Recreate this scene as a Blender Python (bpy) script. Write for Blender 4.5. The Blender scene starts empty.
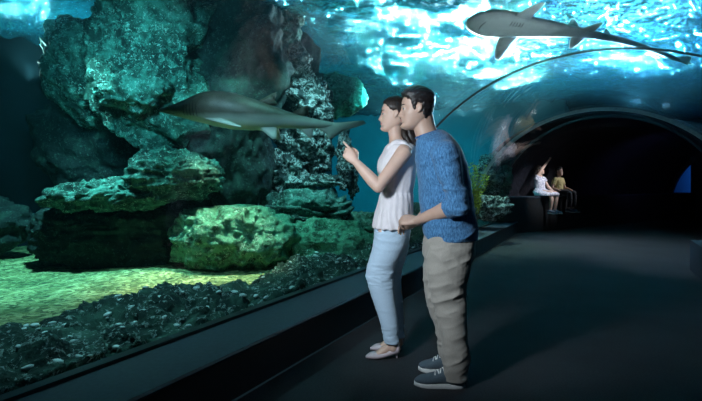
import bpy, bmesh, math, random
import numpy as np
from mathutils import Vector, Matrix, noise as mnoise

SC = bpy.context.scene
COL = SC.collection
PI = math.pi
FPX, CAMH, HORY, CX = 468.0, 1.2, 184.0, 351.0
D = np.array([0.46970682, 0.88282246])      # along the first tunnel
R_ = np.array([0.88282246, -0.46970682])    # across it, to the right

def st(s, t, z=0.0):
    return (s * D[0] + t * R_[0], s * D[1] + t * R_[1], z)

def at(px, py, Y):
    """a point at distance Y in the photograph's direction px, py"""
    return np.array([(px - CX) / FPX * Y, Y, CAMH - (py - HORY) / FPX * Y])

# ------------------------------------------------------------------ noise
def _hash(ix, iy, iz, seed):
    h = (ix * 374761393 + iy * 668265263 + iz * 2147483647 + seed * 1274126177) & 0xffffffff
    h = ((h ^ (h >> 13)) * 1274126177) & 0xffffffff
    h = (h ^ (h >> 16)) & 0xffffffff
    return h / 4294967295.0 * 2 - 1

def vnoise(P, seed=0):
    P = np.asarray(P, float)
    I = np.floor(P).astype(np.int64)
    F = P - I
    U = F * F * F * (F * (F * 6 - 15) + 10)
    out = 0
    for dx in (0, 1):
        wx = U[:, 0] if dx else 1 - U[:, 0]
        for dy in (0, 1):
            wy = U[:, 1] if dy else 1 - U[:, 1]
            for dz in (0, 1):
                wz = U[:, 2] if dz else 1 - U[:, 2]
                out = out + wx * wy * wz * _hash(I[:, 0] + dx, I[:, 1] + dy, I[:, 2] + dz, seed)
    return out

def fbm(P, octaves=4, seed=0, gain=.5, lac=2.03, ridge=False):
    P = np.asarray(P, float)
    a, s, tot = 1.0, 0.0, 0.0
    for o in range(octaves):
        n = vnoise(P + 17.3 * o, seed + o)
        if ridge:
            n = 1 - 2.6 * np.abs(n)
        s = s + a * n
        tot += a
        a *= gain
        P = P * lac
    return s / tot

# ------------------------------------------------------------------ objects
def link(name, me, mat=None, parent=None, smooth=True):
    ob = bpy.data.objects.new(name, me)
    COL.objects.link(ob)
    if mat is not None:
        for m in (mat if isinstance(mat, (list, tuple)) else [mat]):
            me.materials.append(m)
    if smooth and len(me.polygons):
        me.polygons.foreach_set('use_smooth', [True] * len(me.polygons))
    if parent is not None:
        ob.parent = parent
    return ob

def mesh(name, verts, faces):
    me = bpy.data.meshes.new(name)
    me.from_pydata([tuple(map(float, v)) for v in verts], [], [tuple(int(i) for i in f) for f in faces])
    me.update()
    return me

def sharpen(me, deg=35):
    bm = bmesh.new(); bm.from_mesh(me)
    for f in bm.faces: f.smooth = True
    lim = math.radians(deg)
    for e in bm.edges:
        e.smooth = len(e.link_faces) == 2 and e.calc_face_angle(0) < lim
    bm.to_mesh(me); bm.free(); me.update()

def fixn(me):
    bm = bmesh.new(); bm.from_mesh(me)
    bmesh.ops.recalc_face_normals(bm, faces=bm.faces)
    bm.to_mesh(me); bm.free(); me.update()
    return me

def tag(o, label=None, cat=None, group=None, kind=None):
    if label: o['label'] = label
    if cat: o['category'] = cat
    if group: o['group'] = group
    if kind: o['kind'] = kind
    return o

def empty(name, loc, rotz=0.0):
    o = bpy.data.objects.new(name, None)
    o.empty_display_size = .1
    COL.objects.link(o)
    o.location = tuple(float(c) for c in loc)
    o.rotation_euler = (0, 0, rotz)
    return o

def adopt(child, parent):
    """parent, keeping the child where it was built in world space"""
    M = Matrix.Translation(parent.location) @ Matrix.Rotation(parent.rotation_euler.z, 4, 'Z')
    child.data.transform(M.inverted())
    child.parent = parent
    return child

def prism(pts2, s0, s1, name, mat, fn=None, caps=True):
    """closed (t, z) outline extruded along the tunnel"""
    n = len(pts2)
    V = [st(s0, t, z) for t, z in pts2] + [st(s1, t, z) for t, z in pts2]
    Fs = [(i, (i + 1) % n, n + (i + 1) % n, n + i) for i in range(n)]
    if caps:
        Fs += [tuple(range(n))[::-1], tuple(range(n, 2 * n))]
    me = fixn(mesh(name, V, Fs))
    return link(name, me, mat, smooth=False)

# ------------------------------------------------------------------ materials
def newmat(name):
    m = bpy.data.materials.new(name)
    m.use_nodes = True
    nt = m.node_tree
    return m, nt, nt.nodes, nt.links

def bsdf(nt):
    return next(n for n in nt.nodes if n.type == 'BSDF_PRINCIPLED')

def coords(nt, scale=1.0, kind='Object', stretch=None):
    tc = nt.nodes.new('ShaderNodeTexCoord')
    mp = nt.nodes.new('ShaderNodeMapping')
    nt.links.new(tc.outputs[kind], mp.inputs[0])
    s = stretch or (1, 1, 1)
    mp.inputs['Scale'].default_value = (scale * s[0], scale * s[1], scale * s[2])
    return mp.outputs[0]

def noise_node(nt, vec, scale, detail=4, rough=.6, dist=0.0):
    n = nt.nodes.new('ShaderNodeTexNoise')
    n.inputs['Scale'].default_value = scale
    n.inputs['Detail'].default_value = detail
    n.inputs['Roughness'].default_value = rough
    n.inputs['Distortion'].default_value = dist
    nt.links.new(vec, n.inputs['Vector'])
    return n

def ramp(nt, fac, stops):
    r = nt.nodes.new('ShaderNodeValToRGB')
    e = r.color_ramp.elements
    while len(e) < len(stops):
        e.new(.5)
    for k, (p, c) in enumerate(stops):
        e[k].position = p
        e[k].color = (c, c, c, 1) if isinstance(c, (int, float)) else (*c, 1)
    nt.links.new(fac, r.inputs[0])
    return r

def bump(nt, height, strength=.4, dist=.02, normal=None):
    b = nt.nodes.new('ShaderNodeBump')
    b.inputs['Strength'].default_value = strength
    b.inputs['Distance'].default_value = dist
    nt.links.new(height, b.inputs['Height'])
    if normal is not None:
        nt.links.new(normal, b.inputs['Normal'])
    return b

def simple(name, col, rough=.6, noise_scale=None, amount=.15, bumps=None, metallic=0.0, spec=None, sheen=0.0, sss=0.0, kind='Object'):
    m, nt, N, L = newmat(name)
    b = bsdf(nt)
    b.inputs['Roughness'].default_value = rough
    b.inputs['Metallic'].default_value = metallic
    if spec is not None:
        b.inputs['Specular IOR Level'].default_value = spec
    if sheen:
        b.inputs['Sheen Weight'].default_value = sheen
    if sss:
        b.inputs['Subsurface Weight'].default_value = sss
        b.inputs['Subsurface Radius'].default_value = (.02, .008, .004)
    v = coords(nt, 1, kind)
    n = noise_node(nt, v, noise_scale or 12, 5)
    lo = tuple(max(0, c * (1 - amount)) for c in col)
    hi = tuple(min(1, c * (1 + amount)) for c in col)
    r = ramp(nt, n.outputs[0], [(.3, lo), (.7, hi)])
    L.new(r.outputs[0], b.inputs['Base Color'])
    if bumps:
        sc, st_, di = bumps
        n2 = noise_node(nt, v, sc, 4)
        bp = bump(nt, n2.outputs[0], st_, di)
        L.new(bp.outputs[0], b.inputs['Normal'])
    return m

MAT = {}

def rock_mat(name, dark, mid, moss, crust, moss_at=.5, crust_amt=.62, scale=1.0, bumpd=.06, vein=.03):
    m, nt, N, L = newmat(name)
    b = bsdf(nt)
    b.inputs['Roughness'].default_value = .85
    b.inputs['Specular IOR Level'].default_value = .2
    v = coords(nt, scale)
    n1 = noise_node(nt, v, 1.7, 7, .62, .3)
    n2 = noise_node(nt, v, 7.5, 8, .72, .15)
    n3 = noise_node(nt, v, 26, 4, .6)
    r1 = ramp(nt, n1.outputs[0], [(.35, dark), (.52, mid), (.66, moss)])
    mx = N.new('ShaderNodeMix'); mx.data_type = 'RGBA'; mx.blend_type = 'MIX'
    r2 = ramp(nt, n2.outputs[0], [(moss_at - .06, 0.0), (moss_at + .1, 1.0)])
    L.new(r2.outputs[0], mx.inputs[0])
    L.new(r1.outputs[0], mx.inputs[6]); mx.inputs[7].default_value = (*moss, 1)
    # pale crust in thin broken veins
    n4 = noise_node(nt, v, 6.0, 7, .7, .4)
    ab = N.new('ShaderNodeMath'); ab.operation = 'SUBTRACT'; ab.inputs[1].default_value = .5
    L.new(n4.outputs[0], ab.inputs[0])
    ab2 = N.new('ShaderNodeMath'); ab2.operation = 'ABSOLUTE'; L.new(ab.outputs[0], ab2.inputs[0])
    r3 = ramp(nt, ab2.outputs[0], [(.0, 1.0), (vein, 0.0)])
    r4 = ramp(nt, n3.outputs[0], [(crust_amt - .08, 0.0), (crust_amt, 1.0)])
    mu = N.new('ShaderNodeMath'); mu.operation = 'MULTIPLY'
    L.new(r3.outputs[0], mu.inputs[0]); L.new(r4.outputs[0], mu.inputs[1])
    mx2 = N.new('ShaderNodeMix'); mx2.data_type = 'RGBA'
    L.new(mu.outputs[0], mx2.inputs[0]); L.new(mx.outputs[2], mx2.inputs[6]); mx2.inputs[7].default_value = (*crust, 1)
    L.new(mx2.outputs[2], b.inputs['Base Color'])
    ad = N.new('ShaderNodeMath'); ad.operation = 'ADD'
    L.new(n2.outputs[0], ad.inputs[0])
    sc = N.new('ShaderNodeMath'); sc.operation = 'MULTIPLY'; sc.inputs[1].default_value = .45
    L.new(n3.outputs[0], sc.inputs[0]); L.new(sc.outputs[0], ad.inputs[1])
    L.new(bump(nt, ad.outputs[0], 1.0, bumpd).outputs[0], b.inputs['Normal'])
    return m

MAT['moss'] = rock_mat('mossy_rock', (.012, .022, .018), (.05, .10, .065), (.13, .34, .23), (.5, .66, .58), .46, .6)
MAT['cliff'] = rock_mat('cliff_rock', (.01, .02, .02), (.03, .07, .06), (.10, .27, .23), (.45, .66, .6), .54, .58, vein=.022)
MAT['crag'] = rock_mat('crag_rock', (.012, .02, .022), (.03, .05, .05), (.09, .15, .13), (.5, .6, .58), .62, .46, vein=.045)
MAT['darkrock'] = rock_mat('dark_rock', (.008, .01, .012), (.014, .02, .022), (.03, .06, .05), (.07, .12, .11), .6, .6, bumpd=.03)  # dark rock; its colour also carries the shade of the cave
MAT['apron'] = rock_mat('apron_rock', (.015, .03, .028), (.03, .065, .055), (.08, .17, .13), (.5, .62, .6), .55, .56)
MAT['tankwall'] = simple('tank_wall_paint', (.008, .02, .035), .9, 1.2, .35)
MAT['tankblue'] = simple('tank_wall_haze_blue', (.03, .26, .36), .9, .6, .2)  # wall blue carries the haze of the lit open water
MAT['blackwall'] = simple('black_wall', (.006, .006, .014), .8, 1.5, .5, (3, .6, .1))
MAT['ledge'] = simple('ledge_laminate', (.022, .03, .045), .62, 40, .3, (160, .25, .002))
MAT['ledgeface'] = simple('ledge_front', (.012, .013, .015), .6, 30, .2)
MAT['seam'] = simple('seam_metal', (.012, .018, .022), .4, 30, .2)
MAT['seal'] = simple('acrylic_joint', (.35, .5, .52), .3, 20, .2)

def carpet():
    m, nt, N, L = newmat('carpet')
    b = bsdf(nt); b.inputs['Roughness'].default_value = .9
    b.inputs['Specular IOR Level'].default_value = .25
    v = coords(nt, 1)
    n = noise_node(nt, v, 90, 3, .7); n2 = noise_node(nt, v, 1.3, 4, .6)
    r = ramp(nt, n.outputs[0], [(.3, (.022, .024, .028)), (.7, (.045, .049, .055))])
    r2 = ramp(nt, n2.outputs[0], [(.3, .75), (.7, 1.15)])
    mx = N.new('ShaderNodeMix'); mx.data_type = 'RGBA'; mx.blend_type = 'MULTIPLY'; mx.inputs[0].default_value = 1
    L.new(r.outputs[0], mx.inputs[6]); L.new(r2.outputs[0], mx.inputs[7])
    L.new(mx.outputs[2], b.inputs['Base Color'])
    L.new(bump(nt, n.outputs[0], .5, .004).outputs[0], b.inputs['Normal'])
    return m
MAT['carpet'] = carpet()

def sandmat():
    m, nt, N, L = newmat('sand_gravel')
    b = bsdf(nt); b.inputs['Roughness'].default_value = .9
    v = coords(nt, 1)
    vo = N.new('ShaderNodeTexVoronoi'); vo.inputs['Scale'].default_value = 24
    vo.inputs['Randomness'].default_value = 1
    L.new(v, vo.inputs['Vector'])
    n2 = noise_node(nt, v, 2.2, 5, .65, .4)
    n3 = noise_node(nt, v, 30, 3, .7)
    rgb = ramp(nt, vo.outputs['Color'], [(.15, (.10, .14, .075)), (.5, (.36, .38, .17)), (.85, (.75, .72, .42))])
    r2 = ramp(nt, n2.outputs[0], [(.32, (.28, .42, .34)), (.6, (1, 1, .9))])
    mx = N.new('ShaderNodeMix'); mx.data_type = 'RGBA'; mx.blend_type = 'MULTIPLY'; mx.inputs[0].default_value = 1
    L.new(rgb.outputs[0], mx.inputs[6]); L.new(r2.outputs[0], mx.inputs[7])
    L.new(mx.outputs[2], b.inputs['Base Color'])
    iv = N.new('ShaderNodeMath'); iv.operation = 'SUBTRACT'; iv.inputs[0].default_value = 1
    L.new(vo.outputs['Distance'], iv.inputs[1])
    b1 = bump(nt, iv.outputs[0], 1, .03)
    L.new(bump(nt, n2.outputs[0], .8, .12, b1.outputs[0]).outputs[0], b.inputs['Normal'])
    return m
MAT['sand'] = sandmat()

def glassmat(name, tint, refl=1.0):
    m, nt, N, L = newmat(name)
    N.remove(bsdf(nt))
    out = next(n for n in N if n.type == 'OUTPUT_MATERIAL')
    tr = N.new('ShaderNodeBsdfTransparent'); tr.inputs[0].default_value = (*tint, 1)
    gl = N.new('ShaderNodeBsdfGlossy'); gl.inputs['Roughness'].default_value = .015
    gl.inputs['Color'].default_value = (refl, refl, refl, 1)
    lw = N.new('ShaderNodeLayerWeight'); lw.inputs[0].default_value = .5
    pw = N.new('ShaderNodeMath'); pw.operation = 'POWER'; pw.inputs[1].default_value = 5
    L.new(lw.outputs['Facing'], pw.inputs[0])
    fr = N.new('ShaderNodeMath'); fr.operation = 'MULTIPLY_ADD'; fr.inputs[1].default_value = .35; fr.inputs[2].default_value = .012
    L.new(pw.outputs[0], fr.inputs[0])
    mx = N.new('ShaderNodeMixShader')
    L.new(fr.outputs[0], mx.inputs[0]); L.new(tr.outputs[0], mx.inputs[1]); L.new(gl.outputs[0], mx.inputs[2])
    L.new(mx.outputs[0], out.inputs['Surface'])
    return m
MAT['glass'] = glassmat('tunnel_acrylic', (.95, .985, .985))

def watersurf():
    m, nt, N, L = newmat('water_surface')
    N.remove(bsdf(nt))
    out = next(n for n in N if n.type == 'OUTPUT_MATERIAL')
    v = coords(nt, 1, stretch=(1, 1, 1))
    w1 = noise_node(nt, v, 2.2, 5, .6, 1.0)
    w2 = noise_node(nt, v, 7.0, 4, .6, .6)
    b1 = bump(nt, w1.outputs[0], 1, WB[0]); b2 = bump(nt, w2.outputs[0], 1, WB[1], b1.outputs[0])
    gl = N.new('ShaderNodeBsdfGlossy'); gl.inputs['Roughness'].default_value = .05
    gl.inputs['Color'].default_value = (.3, .78, .88, 1)
    tl = N.new('ShaderNodeBsdfTranslucent'); tl.inputs[0].default_value = (.015, .30, .42, 1)
    rf = N.new('ShaderNodeBsdfRefraction'); rf.inputs['IOR'].default_value = 1.33
    rf.inputs['Roughness'].default_value = .1; rf.inputs[0].default_value = (.8, .95, 1, 1)
    for n in (gl, tl, rf):
        L.new(b2.outputs[0], n.inputs['Normal'])
    a = N.new('ShaderNodeMixShader'); a.inputs[0].default_value = .45
    L.new(gl.outputs[0], a.inputs[1]); L.new(rf.outputs[0], a.inputs[2])
    c = N.new('ShaderNodeMixShader'); c.inputs[0].default_value = .3
    L.new(a.outputs[0], c.inputs[1]); L.new(tl.outputs[0], c.inputs[2])
    L.new(c.outputs[0], out.inputs['Surface'])
    return m
WB = (.55, .22)
MAT['water'] = watersurf()

# ------------------------------------------------------------------ setting
TW, ZB = -2.23, .28          # foot of the acrylic on the left, top of the ledge
TC, RT = -.05, 2.18          # tunnel centre and radius
ZS = 3.9                     # water level
T_RIGHT = 2.13

floor = link('floor', mesh('floor', [st(-6, -1.78), st(-6, 9), st(24, 9), st(24, -1.78)], [(0, 1, 2, 3)]), MAT['carpet'], smooth=False)
tag(floor, 'dark grey carpeted tunnel floor', 'floor', kind='structure')

# left ledge: body with a black front, top plate a little proud
led = prism([(-2.3, 0), (-2.3, ZB - .03), (-1.80, ZB - .03), (-1.80, 0)], -6, 12.1, 'trim_1', MAT['ledgeface'])
tag(led, 'low black ledge running along the left tank wall', 'ledge', kind='structure')
top = prism([(-2.3, ZB - .03), (-2.3, ZB), (-1.775, ZB), (-1.765, ZB - .012), (-1.775, ZB - .03)], -6, 12.1, 'trim_2', MAT['ledge'])
tag(top, 'grey top plate of the left ledge', 'ledge top', kind='structure')
gk = prism([(TW - .03, ZB), (TW - .03, ZB + .02), (TW + .035, ZB + .02), (TW + .035, ZB)], -6, 11.5, 'trim_3', MAT['seam'])
tag(gk, 'black gasket at the foot of the acrylic', 'gasket', kind='structure')

# right ledge with a raised back, it ends where the tunnel bends
rl = prism([(1.11, 0), (1.11, .42), (1.3, .42), (1.3, .0)], -6, 8.0, 'trim_4', MAT['ledge'])
tag(rl, 'grey front step of the right ledge', 'ledge', kind='structure')
rl = prism([(1.3, 0), (1.3, .85), (1.33, .88), (3.2, .88), (3.2, 0)], -6, 8.0, 'trim_5', MAT['ledgeface'])
tag(rl, 'black raised right ledge ending at the bend', 'ledge', kind='structure')

def arcpts(a0, a1, n, tc=TC, zc=ZB, rx=RT, rz=RT):
    return [(tc + rx * math.cos(a), zc + rz * math.sin(a)) for a in np.linspace(a0, a1, n)]

def vault(name, s0, s1, tc, zc, rad, thick, mat, ns=2, a0=0.0, a1=PI):
    inner = arcpts(a0, a1, 65, tc, zc, rad, rad)
    outer = arcpts(a1, a0, 65, tc, zc, rad + thick, rad + thick)
    o = prism(inner + outer, s0, s1, name, mat)
    sharpen(o.data)
    return o

for k, (a, b_) in enumerate(((-6, -3.0), (-3.0, 5.0), (5.0, 9.0), (9.0, 11.5))):
    g = vault('window_%d' % (k + 1), a, b_, TC, ZB, RT, .05, MAT['glass'])
    tag(g, 'clear curved acrylic panel of the tunnel', 'tunnel glass', kind='structure')

def ring(name, s, rad, w, th, mat, tc=TC, zc=ZB):
    return vault(name, s - w / 2, s + w / 2, tc, zc, rad, th, mat)
tag(ring('trim_6', 5.0, RT - .004, .014, .02, MAT['seam']), 'thin black seam arching over the tunnel', 'seam', kind='structure')
tag(ring('trim_7', 9.1, RT - .004, .012, .06, MAT['seal']), 'pale seam between two acrylic panels', 'seam', kind='structure')
tag(ring('trim_8', -3.0, RT - .018, .028, .085, MAT['seam']), 'black seam arching over the viewer', 'seam', kind='structure')
tag(ring('trim_9', 11.52, 2.26, .05, .05, MAT['seam'], tc=.05, zc=.38), 'dark arch where the tunnel bends', 'arch', kind='structure')

# second tunnel, turning right
D2 = np.array([.84, .543]); D2 /= np.linalg.norm(D2); N2 = np.array([D2[1], -D2[0]])
LF = np.array([4.11, 11.46])
def uv(u, v, z=0.0):         # u along the second tunnel, v towards its inner side, from the far ledge's foot
    p = LF + u * D2 + v * N2
    return (float(p[0]), float(p[1]), z)
ZF = .88
def prism2(pts2, u0, u1, name, mat):
    n = len(pts2)
    V = [uv(u0, t, z) for t, z in pts2] + [uv(u1, t, z) for t, z in pts2]
    Fs = [(i, (i + 1) % n, n + (i + 1) % n, n + i) for i in range(n)] + [tuple(range(n))[::-1], tuple(range(n, 2 * n))]
    return link(name, fixn(mesh(name, V, Fs)), mat, smooth=False)
fl = prism2([(0, 0), (0, ZF - .04), (-.9, ZF - .04), (-.9, 0)], -.55, 10.5, 'trim_10', MAT['ledgeface'])
tag(fl, 'tall black ledge where the children sit', 'ledge', kind='structure')
fl = prism2([(.02, ZF - .04), (.02, ZF - .01), (.01, ZF), (-.9, ZF), (-.9, ZF - .04)], -.55, 10.5, 'trim_11', MAT['ledge'])
tag(fl, 'grey top plate of the far ledge', 'ledge top', kind='structure')

def far_vault():
    a, b, c0 = 2.34, 2.32, 1.60
    V, Fs = [], []
    nu, na = 40, 64
    us = np.linspace(-3, 9.4, nu)
    for u in us:
        for k in range(na + 1):
            an = PI * k / na
            V.append(uv(u, c0 - a * math.cos(an), .38 + b * math.sin(an)))
    for i in range(nu - 1):
        for k in range(na):
            q = i * (na + 1) + k
            Fs.append((q, q + 1, q + na + 2, q + na + 1))
    me = mesh('wall_back', V, Fs)
    bm = bmesh.new(); bm.from_mesh(me)
    bmesh.ops.bisect_plane(bm, geom=bm.verts[:] + bm.edges[:] + bm.faces[:], plane_co=st(11.56, 0), plane_no=(D[0], D[1], 0), clear_inner=True)
    bmesh.ops.recalc_face_normals(bm, faces=bm.faces)
    bm.to_mesh(me); bm.free()
    ob = link('wall_back', me, MAT['blackwall'])
    so = ob.modifiers.new('s', 'SOLIDIFY'); so.thickness = .12; so.offset = 1
    return ob
tag(far_vault(), 'black shell standing in for the unlit tank round the bending tunnel', 'wall', kind='structure')  # opaque shell puts the dark tank behind the glass into its colour
# arch at the far end and the blue tank behind it, then the black exit pier
def ring2(name, u, v0, a, b, th, w, mat):
    n = 48; pts = [(v0 - a * math.cos(x), .38 + b * math.sin(x)) for x in np.linspace(0, PI, n)]
    pts += [(v0 - (a + th) * math.cos(x), .38 + (b + th) * math.sin(x)) for x in np.linspace(PI, 0, n)]
    return prism2(pts, u, u + w, name, mat)
tag(ring2('trim_12', 9.35, 1.60, 2.2, 2.2, .2, .12, MAT['seam']), 'dark arch at the end of the far tunnel', 'arch', kind='structure')
MAT['farblue'] = simple('far_blue_wall', (.03, .13, .3), .9, .8, .15)
w = prism2([(-3, 0), (-3, 3.6), (6, 3.6), (6, 0)], 12.5, 12.7, 'wall_end', MAT['farblue'])
tag(w, 'blue wall beyond the far arch', 'wall', kind='structure')
pier = prism2([(-.12, 0), (-.12, 3.2), (4.6, 3.2), (4.6, 0)], 9.75, 10.0, 'wall_exit', MAT['blackwall'])
tag(pier, 'black wall at the far exit', 'wall', kind='structure')

# tank shell
def wallq(name, p, q, z0, z1, mat, label):
    o = link(name, mesh(name, [(*p[:2], z0), (*q[:2], z0), (*q[:2], z1), (*p[:2], z1)], [(0, 1, 2, 3)]), mat, smooth=False)
    so = o.modifiers.new('s', 'SOLIDIFY'); so.thickness = .1
    return tag(o, label, 'wall', kind='structure')
TL, TR, SE, SB = -9.6, 12.0, 24.0, -6.0
wallq('wall_left', st(SB, TL), st(16.5, TL), -.4, ZS + .4, MAT['tankwall'], 'dark rear wall of the tank')
wallq('wall_far', st(SE, -1), st(SE, TR), 0, ZS + .4, MAT['tankblue'], 'blue far wall of the tank')
wallq('wall_side', st(16.4, -1.0), st(SE, -1.0), 0, ZS + .4, MAT['tankblue'], 'blue side wall of the tank')
wallq('wall_corner', st(16.4, TL), st(16.4, -1.0), -.4, ZS + .4, MAT['tankblue'], 'blue wall of the tank beyond the rocks')
wallq('wall_right', st(SB, TR), st(SE, TR), -.4, ZS + .4, MAT['tankwall'], 'dark right wall of the tank')
wallq('wall_behind', st(SB, TL), st(SB, TR), -.4, ZS + .4, MAT['tankwall'], 'tank wall behind the viewer')
cl = link('ceiling', mesh('ceiling', [st(SB - 2, TL - 2, 9), st(SB - 2, TR + 2, 9), st(SE + 2, TR + 2, 9), st(SE + 2, TL - 2, 9)], [(0, 1, 2, 3)]), MAT['blackwall'], smooth=False)
tag(cl, 'black hall ceiling above the water', 'ceiling', kind='structure')

# sand bed, left of the tunnel and right of it
def bed(name, t0, t1, nt_, s0, s1, ns, label, seed):
    T, S = np.meshgrid(np.linspace(t0, t1, nt_), np.linspace(s0, s1, ns))
    P = np.stack([S.ravel() * D[0] + T.ravel() * R_[0], S.ravel() * D[1] + T.ravel() * R_[1], np.zeros(S.size)], 1)
    z = .03 + .06 * fbm(P * .7, 3, seed) + .012 * fbm(P * 6, 2, seed + 5)
    P[:, 2] = z
    Fs = [(i * nt_ + j, i * nt_ + j + 1, (i + 1) * nt_ + j + 1, (i + 1) * nt_ + j) for i in range(ns - 1) for j in range(nt_ - 1)]
    o = link(name, fixn(mesh(name, P, Fs)), MAT['sand'])
    return tag(o, label, 'sand', kind='stuff')
bed('sand_bed', TL + .12, -2.3, 120, SB + .12, 16.3, 240, 'greenish yellow gravel and sand covering the tank bottom', 3)
bed('sand_bed', 2.25, TR - .12, 30, SB + .12, 9, 50, 'sand on the tank bottom behind the right ledge', 4)

# water surface with real waves
def surface():
    s0, s1, t0, t1 = SB, SE, TL, TR
    ns, ntt = 420, 340
    T, S = np.meshgrid(np.linspace(t0, t1, ntt), np.linspace(s0, s1, ns))
    P = np.stack([S.ravel() * D[0] + T.ravel() * R_[0], S.ravel() * D[1] + T.ravel() * R_[1], np.zeros(S.size)], 1)
    z = ZS + .11 * fbm(P * np.array([.9, 1.5, 1]), 2, 11) + .085 * fbm(P * np.array([2.2, 3.6, 1]) + .6 * fbm(P, 2, 31)[:, None], 2, 21, ridge=True)
    P[:, 2] = z
    Fs = [(i * ntt + j, i * ntt + j + 1, (i + 1) * ntt + j + 1, (i + 1) * ntt + j) for i in range(ns - 1) for j in range(ntt - 1)]
    o = link('water_surface', mesh('water_surface', P, Fs), MAT['water'])
    return tag(o, 'rippled water surface seen from below', 'water', kind='structure')
surface()

# the water itself
def water_body():
    m, nt, N, L = newmat('water_volume')
    N.remove(bsdf(nt))
    out = next(n for n in N if n.type == 'OUTPUT_MATERIAL')
    tr = N.new('ShaderNodeBsdfTransparent')
    L.new(tr.outputs[0], out.inputs['Surface'])
    sc = N.new('ShaderNodeVolumeScatter'); sc.inputs['Color'].default_value = (.25, .75, .9, 1); sc.inputs['Density'].default_value = VOL[0]
    sc.inputs['Anisotropy'].default_value = .2
    ab = N.new('ShaderNodeVolumeAbsorption'); ab.inputs['Color'].default_value = (.25, .85, .92, 1); ab.inputs['Density'].default_value = VOL[1]
    ad = N.new('ShaderNodeAddShader')
    L.new(sc.outputs[0], ad.inputs[0]); L.new(ab.outputs[0], ad.inputs[1]); L.new(ad.outputs[0], out.inputs['Volume'])
    pts = [(TL + .02, -.3), (TL + .02, ZS - .12), (TR - .02, ZS - .12), (TR - .02, -.3), (2.25, -.3)]
    pts += arcpts(0, PI, 65, TC, ZB, RT + .056, RT + .056) + [(TW - .06, -.3)]
    o = prism(pts, SB + .02, 11.5, 'water_volume', m)
    return tag(o, 'clear blue green water filling the tank', 'water', kind='structure')
VOL = (.002, .06)
water_body()

# ------------------------------------------------------------------ lights
def area(name, loc, target, size, energy, color, size_y=None, spread=None):
    l = bpy.data.lights.new(name, 'AREA'); l.energy = energy; l.color = color
    l.size = size
    if size_y: l.shape = 'RECTANGLE'; l.size_y = size_y
    if spread: l.spread = math.radians(spread)
    o = bpy.data.objects.new(name, l); COL.objects.link(o)
    o.location = loc
    o.rotation_euler = (Vector(target) - Vector(loc)).to_track_quat('-Z', 'Y').to_euler()
    return o
def spot(name, loc, target, energy, color, angle=60, blend=.5, rad=.1):
    l = bpy.data.lights.new(name, 'SPOT'); l.energy = energy; l.color = color
    l.spot_size = math.radians(angle); l.spot_blend = blend; l.shadow_soft_size = rad
    o = bpy.data.objects.new(name, l); COL.objects.link(o)
    o.location = loc
    o.rotation_euler = (Vector(target) - Vector(loc)).to_track_quat('-Z', 'Y').to_euler()
    return o
# ------------------------------------------------------------------ rocks
_ico = {}
def ico(n):
    if n not in _ico:
        bm = bmesh.new(); bmesh.ops.create_icosphere(bm, subdivisions=n, radius=1)
        _ico[n] = (np.array([v.co[:] for v in bm.verts]), [tuple(v.index for v in f.verts) for f in bm.faces])
        bm.free()
    return _ico[n]

def rock(name, label, c, r, seed, mat, amp=.28, freq=1.0, strata=.0, sub=5, flat=0.0, lean=(0, 0), group=None, cat='rock', sq=1.0, ridge=.12, sfreq=9, mod=None, ybase=None):
    """one boulder: centre c, radii r; strata = stepped layering; sq < 1 squares it up"""
    U, Fs = ico(sub)
    U = U.copy()
    c = np.array(c, float); r = np.array(r, float)
    if sq != 1:
        U2 = np.sign(U) * np.abs(U) ** sq
        U = U2
    P = U * r
    m = float(np.mean(r))
    W = (P + seed * 7.7) / m * freq
    n = U / np.linalg.norm(U, axis=1)[:, None]
    disp = amp * m * fbm(W, 4, seed) + ridge * m * fbm(W * 2.3, 4, seed + 40, ridge=True)
    disp += .035 * m * fbm(W * 9, 3, seed + 60, ridge=True)
    if strata:
        zz = P[:, 2] + .12 * m * vnoise(W * 1.3, seed + 9)
        ph = zz * sfreq
        fr = ph - np.floor(ph)
        disp += strata * (np.where(fr < .72, fr / .72, (1 - fr) / .28) - .5) * (1 + .8 * vnoise(W * 1.1, seed + 3))
    P = P + n * disp[:, None]
    if flat:
        top = r[2] * flat
        hi = P[:, 2] > top
        P[hi, 2] = top + (P[hi, 2] - top) * .25
    P[:, 0] += lean[0] * P[:, 2]; P[:, 1] += lean[1] * P[:, 2]
    if mod: P = mod(P)
    P = P + c
    P[:, 2] = np.maximum(P[:, 2], -.25)
    o = link(name, mesh(name, P - c, Fs), MAT[mat] if isinstance(mat, str) else mat)
    o.location = tuple(map(float, c))
    return tag(o, label, cat, group)

def gather(root_name, label, cat, loc, parts):
    root = empty(root_name, loc); tag(root, label, cat)
    for o, nm in parts:
        for k_ in ('label', 'category', 'group'):
            if k_ in o: del o[k_]
        o.name = nm; o.data.name = nm
        o.location = o.location - root.location
        o.parent = root
    return root

def R(px, py, Y, rx, ry, dy, **k):
    """radii rx, ry in photograph pixels at distance Y, dy = half depth in metres"""
    c = at(px, py, Y)
    return dict(c=c, r=(rx / FPX * Y, dy, ry / FPX * Y), **k)

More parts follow.
